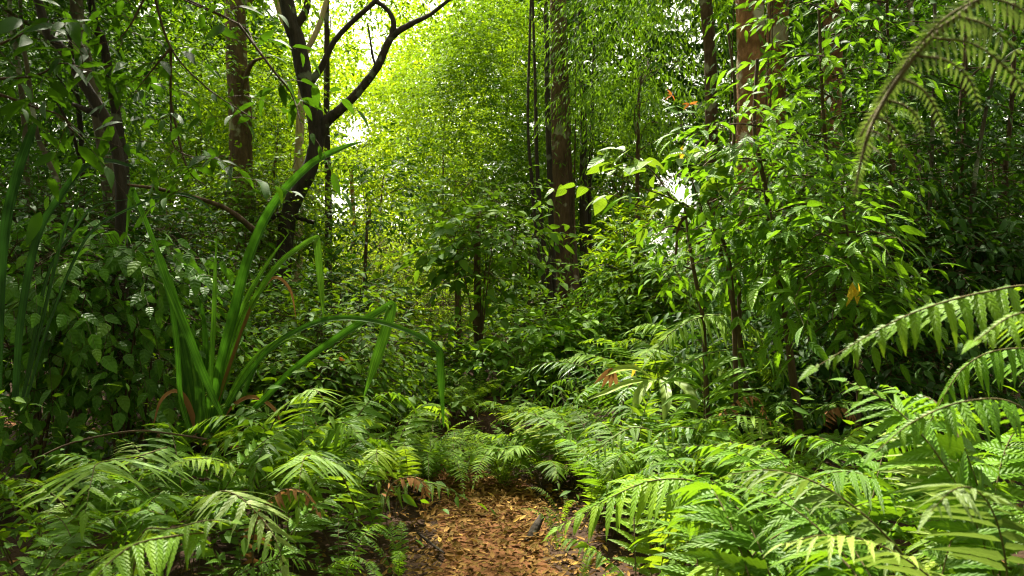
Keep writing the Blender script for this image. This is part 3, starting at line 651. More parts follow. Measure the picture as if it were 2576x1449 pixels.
S('shrub','tall screen of pointed leaves between the orange trunks and the right thicket',2200,330,800,140,7.4,'lance','dark',46,8,.32,94)
S('shrub','leafy climber mass low on the thick orange trunk',1990,380,760,120,7.6,'lance','lance',34,8,.3,95)
S('shrub','broad-leaved bush in the hollow behind the bright blade plant',1900,840,1010,120,6.3,'lance','dark',24,7,.25,96)
S('shrub','deep green bush in the hollow right of the spotted sapling',2230,860,1040,160,5.6,'lance','dark',30,7,.25,97)
def climber(label,x,Y,rad,z0,z1,n,lf,mat,seed):
    g=np.random.default_rng(seed); c=at(x,724,Y); gz=float(ground_z(c[0],Y)); b=np.array([c[0],Y,gz]); o=thing('climbing_vine',label,'vine',b,'vines climbing the trunks')
    z=g.uniform(z0,z1,n)**1.0; th=g.uniform(0,6.283,n); d=np.stack([np.cos(th),np.sin(th),np.full(n,-.3)],1); C=np.stack([rad*np.cos(th),rad*np.sin(th),z],1)
    la,tw=Acc(),Acc(); kw=dict(LEAF[lf]); kw['tl']*=.5; kw['m']=5
    sprays(la,g,C+b,d,2,.06,tacc=tw,tr=.002,gaps=False,**kw); la.shift(b).obj('foliage',M[mat],o)
    for s in range(3):
        t=np.linspace(0,1,9); a0=g.uniform(3.2,6.2); P=np.stack([(rad+.012)*np.cos(a0+1.5*t*(-1)**s),(rad+.012)*np.sin(a0+1.5*t*(-1)**s),z1*t],1)
        a=Acc(); tube(a,P,[.012,.006],5,4,.1,s); a.obj('stem',M['twig'],o)
    return o
climber('small-leaved climber clinging to the tall trunk at the centre right',1412,12.5,.21,.2,5.6,90,'narrow','olive',1)
climber('leafy climber clinging to the thick orange-barked trunk',1890,8.6,.21,.8,4.6,60,'lance','lance',2)
climber('sparse climber on the stout mossy trunk',602,11.5,.19,.1,2.6,60,'midsz','mid',3)
climber('climber on the orange-brown trunk behind the right foliage',2091,9.0,.16,.5,4.2,60,'lance','dark',4)
# hanging leafy branches of the right side
def leafy_branch_tree(label,stem,Y,brs,lf,mat,seed,name='sapling',bark='twig',nn=9,k=2,cr=.10,group='leafy saplings on the right',dY=None):
    g=np.random.default_rng(seed)
    W=[at(p[0],p[1],Y) for p in stem][::-1]; r=[p[2]/F*Y/2 for p in stem][::-1]
    gz=float(ground_z(W[0][0],W[0][1]))
    if W[0][2]>gz+.05: W=[np.array([W[0][0],W[0][1],gz-.05])]+W; r=[r[0]*1.1]+r
    base=np.array([W[0][0],W[0][1],gz]); o=thing(name,label,'sapling',base,group)
    a=Acc(); tube(a,np.array(W)-base,r,7,7,.08,seed); a.obj('stem',M[bark],o)
    tw=Acc(); la=Acc()
    for b in brs:
        P=np.array([at(p[0],p[1],Y+(p[2] if len(p)>2 else 0)) for p in b]); A=spline(P,8)
        tube(tw,A-base,[.007,.004,.002],5,1,raw=True)
        u=np.linspace(.15,1,nn); ii=(u*(len(A)-1)).astype(int); C=A[ii]; T=unit(np.gradient(A,axis=0))[ii]
        d=unit(T*.6+np.stack([g.normal(0,1,nn),g.normal(0,1,nn),g.normal(0,.4,nn)],1)*.7)
        lk=dict(LEAF[lf]); lk['tl']*=.55; lk['m']=max(4,int(lk['m']*.7)); n0=len(tw.v)
        sprays(la,g,C,d,k,cr,tacc=tw,tr=.0018,gaps=False,**lk)
        for q_ in range(n0,len(tw.v)): tw.v[q_]=tw.v[q_]-base
    la.shift(base).obj('foliage',M[mat],o); tw.shift([0,0,0])
    a=Acc(); a.v=tw.v;a.q=tw.q;a.t=tw.t;a.r=tw.r;a.uv=tw.uv;a.n=tw.n
    # sprays twigs were collected in world space, branch tubes in local space
    a.obj('twigs',M['twig'],o)
    return o
gB=np.random.default_rng(77)
def rb(x0,y0,n,dx,dy,ln):
    out=[]
    for i in range(n):
        t=(i+.5)/n; x=np.interp(t,[0,1],x0); y=np.interp(t,[0,1],y0); s=1 if i%2 else -1
        ex=x+s*ln*gB.uniform(.7,1.2)*dx; ey=y+dy*gB.uniform(.3,1.2)
        out.append([(x,y,0),((x+ex)/2,(y+ey)/2-gB.uniform(10,40),gB.uniform(-.25,.1)),(ex,ey,gB.uniform(-.5,.2))])
    return out
leafy_branch_tree('tall thin sapling with a spotted stem and hanging pointed leaves on the right',[(1905,150,9),(1898,330,10),(1925,470,13),(1950,650,16),(1975,800,18),(1995,950,20),(2012,1090,22)],5.0,rb((1930,1970),(300,720),10,1,20,150),'lance','lance',110)
leafy_branch_tree('slim sapling with pointed leaves in front of the thick orange trunk',[(1830,60,6),(1850,260,8),(1840,480,9),(1860,760,11)],5.9,rb((1840,1850),(560,700),3,1,20,120),'lance','lance',111)
leafy_branch_tree('leafy sapling spreading over the orange-brown trunk on the right',[(2060,20,7),(2070,260,8),(2085,480,10),(2100,800,12)],5.6,rb((2090,2100),(10,740),14,1,20,150),'lance','lance',112)
leafy_branch_tree('dim leafy sapling high in the right thicket',[(2230,-40,7),(2235,200,8),(2240,420,9),(2250,800,11)],6.2,rb((2230,2240),(-20,600),12,1,20,190),'lance','dark',113)
leafy_branch_tree('dim leafy sapling near the top right corner behind the tree fern frond',[(2440,-40,7),(2430,200,8),(2420,480,9),(2425,800,11)],6.6,rb((2440,2420),(-20,640),12,1,20,190),'lance','dark',114)
leafy_branch_tree('sapling with large glossy leaves crossing the pale stem on the right',[(2120,520,6),(2140,640,8),(2150,780,9),(2160,1000,11)],4.6,rb((2100,2160),(540,820),9,1,30,150),'lancebig','lance',115)
leafy_branch_tree('thin dark sapling leaning left with a bare lower stem',[(1765,430,8),(1790,560,11),(1825,680,13),(1862,860,14),(1880,1000,15)],5.6,rb((1765,1830),(430,700),5,1,10,100),'lancebig','dark',116,nn=5,k=1)
leafy_branch_tree('bare brown stem rising through the light fern clump',[(1722,520,6),(1742,660,9),(1768,800,11),(1775,930,12),(1790,1220,15)],5.2,rb((1720,1745),(560,700),3,1,10,90),'lance','lance',117,k=1)
# large-leaved branch reaching over the centre right
leafy_branch_tree('branch with large oval leaves reaching left across the white gap',[(1700,640,7),(1712,560,7),(1770,540,8),(1830,640,10),(1850,900,12)][::1],4.9,
  [[(1770,540,0),(1690,500,-.1),(1610,470,-.2),(1530,430,-.25)],[(1690,500,0),(1640,430,0),(1560,380,-.1)],[(1770,540,0),(1740,450,0),(1720,370,-.1)],[(1740,450,0),(1790,400,0),(1830,380,0)],[(1690,500,0),(1620,520,.1),(1500,470,.1)]],'broad','broad',118,nn=5,k=1,cr=.05)
# blurred near branches of the upper left
def overhang(label,pts,Y,side,mat,seed,lf='lancebig',nn=8):
    return leafy_branch_tree(label,side,Y,pts,lf,mat,seed,name='sapling',nn=nn,k=1,cr=.05,group='near leafy saplings on the left')
overhang('near sapling holding a drooping spray of long leaves before the mossy trunk',[[(380,-40,0),(430,120,0),(520,220,-.1),(640,300,-.2)],[(600,60,0),(690,180,-.1),(735,240,-.1),(760,320,-.2)],[(430,120,0),(380,180,0),(340,230,0)],[(380,-40,0),(600,60,.1),(640,110,0)],[(380,-40,0),(330,60,0),(290,110,0)],[(430,120,0),(430,260,.1),(440,370,.1),(520,400,0),(570,390,0)],[(430,260,.1),(470,420,.1),(520,470,.1)]],3.6,[(600,60,3),(380,-40,5),(200,-160,7),(0,-100,9),(-150,300,12),(-200,1000,14)],'dark',120,nn=6,lf='lance')
overhang('near sapling with large dim leaves hanging over the left trunks',[[(-20,200,0),(90,190,0),(150,160,-.1),(210,170,-.2)],[(-20,120,0),(130,60,0),(190,90,0)],[(-20,230,0),(90,270,0),(150,290,0),(200,330,0)]],3.4,[(-20,60,6),(-40,200,8),(-90,500,10),(-110,1000,13)],'dark',121)

# =================================================================== STRAP-LEAF PLANT
b=at(512,1085,5.0); b[2]=float(ground_z(b[0],b[1]))
sp=thing('strap_leaf_plant','big plant of long upright strap leaves, some bent sharply, left of the path','plant',b)
H=(-.25,-1,.35)
BL=[([(530,1090,5),(556,930,5),(590,800,5),(630,650,4.95),(690,520,4.9),(780,420,4.8),(860,375,4.7),(922,354,4.6)],[20,26,30,30,28,24,15,1],.35,H),
 ([(525,1090,5.05),(570,900,5.05),(620,760,5),(670,670,5),(728,585,4.95)],[18,22,20,14,1],.75,H),
 ([(532,1090,5.1),(570,950,5.1),(630,780,5.1),(700,670,5.05),(760,620,5),(792,602,5),(799,606,4.98),(803,640,4.97),(810,730,4.95),(815,808,4.95)],[16,22,22,20,18,20,22,24,20,2],.8,H),
 ([(520,1090,4.9),(532,960,4.9),(540,800,4.9),(543,690,4.9),(545,590,4.9)],[18,19,17,13,1],.7,H),
 ([(560,1050,4.6),(520,960,4.6),(465,820,4.6),(430,730,4.6),(405,660,4.62),(384,588,4.66)],[10,22,24,24,24,18],.55,(.3,-1,.3)),
 ([(498,1090,5),(478,960,5),(455,830,5),(425,720,5.0),(402,665,5.05)],[30,36,34,28,20],.1,(.5,-1,.2)),
 ([(490,1090,5.1),(470,980,5.1),(458,900,5.15),(450,780,5.2)],[20,24,18,1],.0,(.5,-1,.2)),
 ([(540,1090,4.9),(600,980,4.85),(680,880,4.8),(760,828,4.75),(840,803,4.7),(940,808,4.65),(1040,840,4.6),(1098,878,4.6),(1106,890,4.6),(1110,960,4.6),(1116,1075,4.6)],[16,16,16,16,15,14,13,14,18,18,12],.25,(0,-.8,.6)),
 ([(545,1090,5.1),(590,980,5.1),(640,905,5.05),(690,865,5),(750,848,4.95),(800,870,4.9)],[16,20,18,14,9,1],.8,(0,-.8,.7)),
 ([(560,1100,5.0),(660,1010,4.9),(740,930,4.85),(850,850,4.8),(930,800,4.8),(978,772,4.78),(985,775,4.77),(968,840,4.75),(945,910,4.75),(915,1000,4.75)],[12,16,17,18,20,20,24,26,24,14],.65,(.2,-.9,.5)),
 ([(480,1090,4.7),(455,1000,4.7),(445,860,4.7),(420,700,4.72),(380,590,4.75),(340,490,4.78),(332,480,4.78),(326,520,4.75),(315,620,4.7)],[10,14,16,15,14,13,14,13,2],.6,(.2,-1,.3)),
 ([(500,1090,5.2),(510,1000,5.2),(520,880,5.2),(512,790,5.2),(498,740,5.2)],[20,26,22,12,1],.3,H),
 ([(560,1095,5.1),(600,1050,5.1),(620,980,5.1),(660,900,5.15),(735,850,5.2)],[14,18,16,12,2],.2,H),
 ([(505,1090,4.85),(508,1000,4.85),(492,900,4.85),(486,850,4.85)],[30,34,24,2],.05,H)]
BL=[(p,[q*(1.05 if i_ in (0,7,9) else .85) for q in w[:-1]]+[min(w[-1],2.5)],rn*1.1,h) for i_,(p,w,rn,h) in enumerate(BL)]
for p,w,rn,h in BL: blade(sp,b,p,w,h,rnd=rn)
for p,w in [([(500,1090,4.95),(470,1010,4.9),(440,985,4.85),(405,1010,4.8),(385,1075,4.8)],[14,14,12,9,2]),([(530,1090,5.0),(590,1020,5.0),(640,1000,4.95),(690,1030,4.9),(712,1085,4.9)],[12,12,11,8,2]),([(520,1090,5.1),(600,860,5.1),(640,760,5.1),(690,700,5.1),(730,730,5.1),(745,800,5.1)],[9,10,10,9,7,1])]:
    blade(sp,b,p,w,(0,-.8,.6),mat='dead',rnd=.55)
b=at(60,1000,4.0); b[2]=float(ground_z(b[0],b[1]))
sp=thing('strap_leaf_plant','dark arching strap leaves rising at the far left','plant',b)
for p,w,rn,h in [([(40,1000,4),(55,800,4),(95,600,4),(150,500,4),(205,430,4),(262,406,3.95),(320,416,3.9),(352,430,3.9)],[22,26,28,26,24,20,12,1],.15,(.2,-1,.4)),
  ([(-5,1000,4),(5,700,4),(18,560,4),(45,440,4),(75,350,4),(92,305,4)],[26,30,34,34,30,12],.1,(.3,-1,.2)),
  ([(70,1000,4.3),(130,800,4.3),(220,600,4.3),(320,530,4.3),(430,490,4.3),(500,505,4.3),(545,548,4.3)],[14,16,16,16,15,12,1],.45,(0,-.7,.8)),
  ([(60,1000,4.5),(110,800,4.5),(170,560,4.5),(220,490,4.5),(250,462,4.5)],[14,16,16,12,1],.7,(0,-.7,.8)),
  ([(60,1000,4.6),(120,700,4.6),(190,580,4.6),(240,520,4.6),(330,500,4.6)],[14,16,16,12,1],.6,(0,-.7,.8))]: blade(sp,b,p,[q*.72 for q in w],h,mat='strapshade',rnd=rn)
# bright pinnate-bladed plant in the fern bank
b=at(1770,1140,4.9); b[2]=float(ground_z(b[0],b[1]))
sp=thing('fan_leaf_plant','bright green plant with opposite curving blade leaves among the glossy ferns','plant',b)
a=Acc(); tube(a,np.array([b,at(1772,1040,4.85),at(1770,930,4.8)])-b,[.008,.006,.004],6,6); a.obj('stem',M['stalk'],sp)
for p,w in [([(1770,945,4.8),(1790,925,4.75),(1830,905,4.7),(1868,902,4.65)],[6,22,22,1]),([(1770,960,4.8),(1745,935,4.75),(1715,920,4.7),(1690,918,4.65)],[6,16,14,1]),
  ([(1771,980,4.8),(1800,960,4.7),(1850,935,4.6),(1905,925,4.55)],[6,17,17,1]),([(1771,985,4.8),(1745,965,4.7),(1700,955,4.6),(1655,968,4.5)],[6,15,13,1]),
  ([(1772,1005,4.8),(1805,980,4.7),(1860,950,4.6),(1908,932,4.5)],[6,16,15,1]),([(1771,1020,4.8),(1740,1000,4.7),(1695,1000,4.6),(1660,1025,4.5)],[6,15,12,1]),
  ([(1772,1030,4.8),(1800,1005,4.7),(1850,985,4.6),(1925,975,4.5)],[6,15,13,1]),([(1772,1045,4.8),(1810,1030,4.7),(1850,1025,4.6),(1880,1030,4.5)],[6,13,11,1]),([(1771,1050,4.8),(1745,1035,4.7),(1715,1035,4.6),(1680,1045,4.5)],[6,12,10,1])]:
    blade(sp,b,p,w,(.1,-.75,.7),mat='lance',rnd=.75,fold=.3)
# broad pleated palm seedling
b=at(1560,1130,5.3); b[2]=float(ground_z(b[0],b[1]))
sp=thing('palm_seedling','palm seedling with drooping pleated leaflets above the fern bank','plant',b)
a=Acc(); tube(a,np.array([b,at(1570,1000,5.3),at(1640,950,5.25)])-b,[.008,.006,.004],6,6); a.obj('stem',M['stalk'],sp)
for p,w in [([(1640,952,5.2),(1600,930,5.1),(1560,930,5.0),(1525,945,4.9)],[5,22,20,1]),([(1650,955,5.2),(1630,965,5.1),(1605,1000,5.0),(1590,1060,4.95)],[5,24,26,1]),([(1660,955,5.2),(1672,975,5.1),(1676,1010,5),(1668,1070,4.95)],[5,26,28,1]),
  ([(1668,950,5.2),(1710,965,5.1),(1740,1000,5),(1748,1050,4.95)],[5,26,28,1]),([(1640,955,5.2),(1580,965,5.1),(1530,985,5.0),(1480,1005,4.95)],[5,16,16,1])]:
    blade(sp,b,p,w,(0,-.7,.7),mat='ferngrey',rnd=.6,fold=.5)

# =================================================================== FERNS
fern('dark fern in the lower left corner with fronds sweeping right','broad',60,1175,3.7,5,1)
fern('broad light-backed fern whose front frond droops toward the viewer, left side','broad',300,1195,3.5,4,2,(20,200),extra=[dict(pts=[(420,1125,3.9),(340,1150,3.6),(250,1165,3.2),(232,1200,2.95),(214,1290,2.8)],pl=.34,pw=.04,n=15,mat='fernlight',droop=.16,ang=70)])
fern('faded grey-green fern behind the broad drooping one on the left','grey',400,1150,4.1,5,3)
fern('yellowish-green fern below the strap-leaf plant','light',530,1130,4.3,5,4)
fern('bright fern with a tall arching frond right of the strap-leaf plant','broad',740,1045,4.4,4,5,extra=[dict(pts=[(640,1200,4.9),(690,1060,4.7),(760,990,4.4),(800,985,4.2),(832,1050,4.0)],pl=.25,pw=.034,n=18,mat='fernlight',droop=.2)])
fern('fern with a hanging front frond at the centre left','light',720,1195,3.7,4,6,(20,220),extra=[dict(pts=[(900,1290,4.1),(850,1180,3.9),(780,1145,3.6),(758,1180,3.4),(750,1280,3.25)],pl=.25,pw=.03,n=18,mat='fernlight',droop=.2)])
fern('dark glossy fern whose frond curves down to the right, lower left','broad',600,1295,3.2,4,7,(30,230),extra=[dict(pts=[(480,1330,3.7),(540,1245,3.4),(590,1243,3.15),(645,1290,3.0),(690,1350,2.9),(714,1425,2.85)],pl=.23,pw=.036,n=17,mat='ferngrey',droop=.2)])
fern('nearest light green fern at the bottom left','light',330,1465,2.3,3,8,(150,330),extra=[dict(pts=[(330,1460,2.5),(360,1340,2.45),(430,1330,2.35),(520,1310,2.3),(585,1312,2.25)],pl=.12,pw=.03,n=13,mat='fernlight',droop=.45,ang=72),
   dict(pts=[(520,1340,2.4),(430,1350,2.3),(340,1370,2.2),(270,1420,2.1),(220,1480,2.05)],pl=.15,pw=.03,n=14,mat='fernlight',droop=.35,ang=60)])
fern('fern at the left frame edge with thin curved leaflets','broad',30,1335,2.7,4,9)
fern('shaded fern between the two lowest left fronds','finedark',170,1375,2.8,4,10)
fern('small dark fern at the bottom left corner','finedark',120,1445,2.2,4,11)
fern('shaded fern in the hollow below the dark glossy frond','finedark',480,1385,3.1,4,12)
fern('fern with limp hanging leaflets at the left path side','light',1000,1105,5.2,4,13)
fern('fern with a frond reaching right over the path edge','broad',950,1235,4.4,4,14,(100,280),extra=[dict(pts=[(880,1290,4.5),(960,1240,4.4),(1040,1215,4.3),(1110,1222,4.2),(1160,1246,4.15)],pl=.16,pw=.028,n=18,mat='fernlight',droop=.35)])
fern('low lacy dark fern hugging the left path edge','finedark',1000,1345,4.0,5,15)
fern('low lacy fern at the bottom beside the left path edge','finedark',970,1435,3.5,4,16)
fern('dark fern in the hollow left of the path','finedark',820,1345,3.7,5,17)
fern('shaded fern at the bottom below the curved frond','finedark',740,1445,3.1,4,18)
fern('mid green fern behind the hanging front frond','broad',880,1145,4.9,4,19)
fern('small mid green fern near the strap-leaf plant foot','finedark',640,1145,4.6,4,20)
fern('light fern beside the hanging front frond','light',860,1205,4.2,4,21)
fern('tall green fern right of the strap-leaf plant foot','broad',820,1015,4.9,7,70,sc=.9)
fern('pale fern at the outer left bank with fronds toward the path','light',960,1035,5.3,7,71,sc=.9)
fern('yellow-green fern between the strap-leaf plant and the hanging front frond','light',690,1085,4.3,6,72,sc=.9)
fern('green fern in front of the faded grey-green one','broad',470,1140,3.8,6,73)
fern('small shaded fern left of the broad drooping frond','finedark',150,1165,3.7,6,74)
# path end
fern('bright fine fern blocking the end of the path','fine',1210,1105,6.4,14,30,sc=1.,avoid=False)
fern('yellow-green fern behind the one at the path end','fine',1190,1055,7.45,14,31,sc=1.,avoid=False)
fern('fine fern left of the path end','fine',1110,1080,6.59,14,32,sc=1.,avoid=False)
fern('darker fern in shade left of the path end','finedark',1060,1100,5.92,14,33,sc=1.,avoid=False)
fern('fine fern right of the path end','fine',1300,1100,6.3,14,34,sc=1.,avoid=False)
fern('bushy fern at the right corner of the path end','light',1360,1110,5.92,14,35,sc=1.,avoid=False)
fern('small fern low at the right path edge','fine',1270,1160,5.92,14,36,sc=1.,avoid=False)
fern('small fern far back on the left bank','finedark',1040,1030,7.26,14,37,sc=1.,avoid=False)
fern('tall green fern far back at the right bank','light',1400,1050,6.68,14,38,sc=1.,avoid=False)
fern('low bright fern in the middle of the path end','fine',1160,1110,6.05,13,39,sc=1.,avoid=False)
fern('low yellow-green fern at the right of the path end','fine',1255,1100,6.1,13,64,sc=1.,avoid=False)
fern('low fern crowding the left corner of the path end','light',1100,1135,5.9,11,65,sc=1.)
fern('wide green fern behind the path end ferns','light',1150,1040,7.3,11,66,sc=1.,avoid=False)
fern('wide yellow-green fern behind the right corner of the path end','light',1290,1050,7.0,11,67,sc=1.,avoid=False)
# right bank
for q,(kd,x,y,yy,lab) in enumerate([('light',1500,1030,5.6,'light fern climbing the right bank below the clustered-leaf shrub'),('gloss',1590,940,6.2,'glossy fern high on the right bank under the thin bare stem'),('light',1660,880,6.5,'pale arching fern left of the big light green one'),
   ('broad',1540,1130,5.0,'green fern low on the right bank behind the upright one'),('light',1690,1060,5.0,'light fern right of the fan-shaped frond'),('gloss',1640,1130,4.6,'glossy fern under the fan-shaped frond'),('light',1450,1090,5.9,'yellow-green fern at the foot of the right bank'),
   ('broad',1800,960,5.7,'green fern behind the bright blade plant'),('light',1900,900,6.2,'pale fern high right of the bright blade plant'),('broad',1980,1000,5.2,'dim fern behind the spotted sapling'),('light',1480,1170,4.9,'light fern just above the upright path-edge fern')]):
    fern(lab,kd,x,y,yy,9,80+q,sc=1.)
fern('small fern low at the bottom right path edge','fine',1455,1420,3.75,8,97,sc=1.)
fern('small light fern at the right path edge beside the dark stub','fine',1415,1345,4.4,8,98,sc=1.)
fern('upright fern with short stiff fronds on the right path edge','fine',1420,1215,4.9,7,40,(40,320))
fern('glossy fern on the right bank behind the upright one','gloss',1470,1100,5.6,8,41)
fern('tall glossy fern under the clustered-leaf shrub','gloss',1560,1010,6.0,8,42)
fern('big light green arching fern below the thin saplings','light',1740,830,6.4,8,43,extra=[dict(pts=[(1960,1000,5.6),(1900,830,5.4),(1800,792,5.2),(1700,828,5.05),(1632,905,4.95)],pl=.30,pw=.03,n=30,s0=.12,T=T_PIN2,mat='fernlight',droop=.3,up=(-.1,-.5,1)),dict(pts=[(1980,1010,5.5),(1930,900,5.3),(1830,880,5.1),(1730,915,4.95),(1650,990,4.85)],pl=.24,pw=.028,n=28,T=T_PIN2,mat='fern',droop=.3,up=(-.1,-.5,1)),dict(pts=[(1960,1000,6.9),(1900,830,6.6),(1800,795,6.3),(1700,830,6.1),(1640,895,6.0)],pl=.30,pw=.03,n=34,T=T_PIN2,mat='fernlight',droop=.25,up=(-.1,-.4,1))])
fern('dark shiny fern right of the light green arching one','gloss',1830,900,6.1,9,44)
fern('glossy fern left of the bright blade plant','gloss',1650,960,5.6,8,45)
fern('fern with a fan-shaped upright frond in the middle of the right bank','light',1610,1060,5.0,7,46,extra=[dict(pts=[(1600,1230,5.0),(1605,1120,4.95),(1620,1040,4.9),(1640,975,4.9)],pl=.16,pw=.022,n=22,T=T_PIN2,mat='fernlight',droop=.05,up=(0,-1,.3),ang=75)])
fern('shiny fern with a frond bowing left on the right bank','gloss',1560,1110,4.7,7,47,extra=[dict(pts=[(1680,1250,4.7),(1660,1110,4.6),(1600,1075,4.5),(1530,1110,4.4),(1480,1160,4.35)],pl=.17,pw=.028,n=18,mat='fernlight',droop=.2)])
fern('glossy dark green fern in the hollow on the right','gloss',1730,1090,4.6,7,48,extra=[dict(pts=[(1800,1200,4.8),(1780,1100,4.6),(1720,1075,4.5),(1670,1085,4.4),(1640,1150,4.3)],pl=.16,pw=.028,n=16,mat='ferngloss',droop=.25),dict(pts=[(1800,1210,4.7),(1790,1140,4.6),(1750,1120,4.5),(1690,1120,4.4)],pl=.14,pw=.026,n=14,mat='ferngloss',droop=.3)])
fern('bright fern arching right of the hollow','broad',1930,1060,4.2,8,49,extra=[dict(pts=[(2060,1180,4.3),(1990,1080,4.2),(1900,1050,4.1),(1820,1045,4.0),(1760,1060,3.95)],pl=.12,pw=.026,n=18,mat='fernlight',droop=.3)])
fern('bright fern below the spotted sapling','light',2000,1120,3.8,8,50)
fern('fern near the middle of the right foreground','broad',1870,1180,3.6,8,51)
fern('long fern reaching to the path from the right foreground','light',1640,1240,3.3,7,52,(60,300),extra=[dict(pts=[(1840,1290,3.0),(1760,1215,3.05),(1640,1210,3.05),(1520,1260,3.05),(1400,1330,3.05)],pl=.20,pw=.036,n=20,mat='fernlight',droop=.3,up=(-.2,-.35,1))])
fern('fern at the bottom right of the path','light',1560,1350,3.0,6,53,(60,300))
fern('near fern in the right foreground with bright tips','light',1880,1260,2.8,8,54)
fern('near fern at the bottom centre right','broad',1760,1350,2.6,7,55)
fern('near fern in the right foreground, second from the frame edge','broad',2120,1180,2.9,8,56)
fern('fern half hidden behind the near right foreground','light',2150,1110,3.4,7,57)
fern('dim fern at the right frame edge in mid height','broad',2400,1080,3.0,8,58)
fern('blurred near fern at the bottom right','broad',2080,1330,2.1,7,59)
fern('blurred near fern in the right corner','broad',2380,1240,1.9,7,60)
fern('nearest blurred fern at the bottom right corner','broad',2330,1400,1.55,6,61)
fern('fern with green and grey leaflets at the right frame edge','grey',2540,1130,2.2,7,62)
fern('tall fern whose long frond hangs leaflets like a comb at the right','broad',2560,1000,2.25,3,63,(20,160),extra=[dict(pts=[(2760,820,2.5),(2620,725,2.3),(2480,735,2.15),(2330,775,2.05),(2210,830,2.0),(2050,925,1.98)],pl=.165,pw=.036,n=22,mat='fernlight',droop=.6,ang=58,up=(-.15,-.5,1)),
   dict(pts=[(2780,960,2.6),(2660,890,2.5),(2520,880,2.4),(2420,930,2.35),(2340,1060,2.35)],pl=.15,pw=.026,n=24,mat='fern',droop=.8,ang=60),dict(pts=[(2700,1150,2.3),(2560,1020,2.2),(2430,1010,2.1),(2300,1060,2.05),(2200,1140,2.0)],pl=.14,pw=.03,n=20,mat='fern',droop=.5),dict(pts=[(2760,900,2.0),(2680,800,1.9),(2560,790,1.8),(2450,860,1.75)],pl=.13,pw=.03,n=18,mat='fernlight',droop=.6)])
# tree fern overhead
g=np.random.default_rng(99)
b=at(2900,1500,1.9); b[2]=float(ground_z(b[0],b[1])); 
tf=thing('tree_fern','tree fern whose pale blurred frond hangs in at the top right corner','tree fern',b)
a=Acc(); top=np.array([b[0]+.05,b[1]+.1,2.75]); tube(a,np.array([b,(b+top)/2+[.03,0,0],top])-b,[.11,.085,.075],12,8,.12,4); a.obj('trunk',M['bark_dark'],tf)
def bipinnate(axis,ppairs,plen,mat,seed,dr=.55):
    g=np.random.default_rng(seed); A=spline(axis,10); T=unit(np.gradient(A,axis=0)); ac=Acc(); sk=Acc()
    tube(sk,A,[.012,.009,.005,.002],6,1,raw=True)
    sl=np.concatenate([[0],np.cumsum(np.linalg.norm(np.diff(A,axis=0),axis=1))]); sl/=sl[-1]
    for t in np.linspace(.12,.985,ppairs):
        for sd in (-1,1):
            tq=min(.99,t+sd*.008); P=np.array([np.interp(tq,sl,A[:,i]) for i in range(3)]); D=unit(np.array([np.interp(tq,sl,T[:,i]) for i in range(3)]))
            U=unit(np.array([0,-.3,1.])-D*np.dot(D,[0,-.3,1.])); S=np.cross(D,U)*sd
            l=plen*max(.10,(1-((t-.25)/.75)**2 if t>.25 else 1))**.9*g.uniform(.9,1.1)
            d=unit(S*.8+D*.55+U*.05); q=np.linspace(0,1,7)
            ax=P+np.outer(q*l,d); ax[:,2]-=dr*l*q**2
            n=max(7,int(l/.0095)); Tn=unit(np.gradient(ax,axis=0))
            tube(sk,ax,[.003,.001],4,1,raw=True)
            for s2 in (-1,1):
                tt=np.linspace(.04,.98,n); PP=np.stack([np.interp(tt,q,ax[:,i]) for i in range(3)],1); DD=unit(np.stack([np.interp(tt,q,Tn[:,i]) for i in range(3)],1))
                UU=unit(np.array([0,-.25,1.])-DD*(DD@np.array([0,-.25,1.]))[:,None]); SS=np.cross(DD,UU)*s2
                ll=.034*(1-.75*tt**2)*min(1,l/.2+.35)
                place(ac,T_PIN3,PP,SS+DD*.35+np.array([0,0,-.35]),UU+g.normal(0,.08,UU.shape),ll,ll*.26,np.clip(g.normal(.6,.15,n),0,1))
    return ac,sk
def pinna_strip(ac,sk,ax,pl,gg,Y=1.55):
    A=spline(ax,8); T=unit(np.gradient(A,axis=0)); Ls=np.linalg.norm(np.diff(A,axis=0),axis=1).sum()
    tube(sk,A,[.0028,.001],4,1,raw=True)
    sl=np.linspace(0,1,len(A)); pm=pl/F*Y; n=max(8,int(Ls/(pm*.30+.0035)))
    for s2 in (-1,1):
        tt=np.linspace(.03,.99,n); PP=np.stack([np.interp(tt,sl,A[:,i]) for i in range(3)],1); DD=unit(np.stack([np.interp(tt,sl,T[:,i]) for i in range(3)],1))
        UU=np.array([.1,-.85,.4])-DD*(DD@np.array([.1,-.85,.4]))[:,None]; UU=unit(UU); SS=np.cross(DD,UU)*s2
        ll=pm*1.25*(1.05-.7*tt**2)*gg.uniform(.85,1.1,n)
        place(ac,T_PIN3,PP,SS+DD*.3+np.array([0,0,-.45]),UU+gg.normal(0,.15,UU.shape),ll,ll*.25,np.clip(gg.normal(.6,.15,n),0,1))
ac,sk=Acc(),Acc(); y0=1.55
rach=[top,at(2760,-200,1.7),at(2480,-10,1.6),at(2345,95,1.56),at(2268,185,1.55),at(2218,265,1.54),at(2185,335,1.53),at(2163,420,1.52),at(2150,492,1.51)]
tube(sk,rach,[.009,.0065,.005,.0035,.0015],6,6)
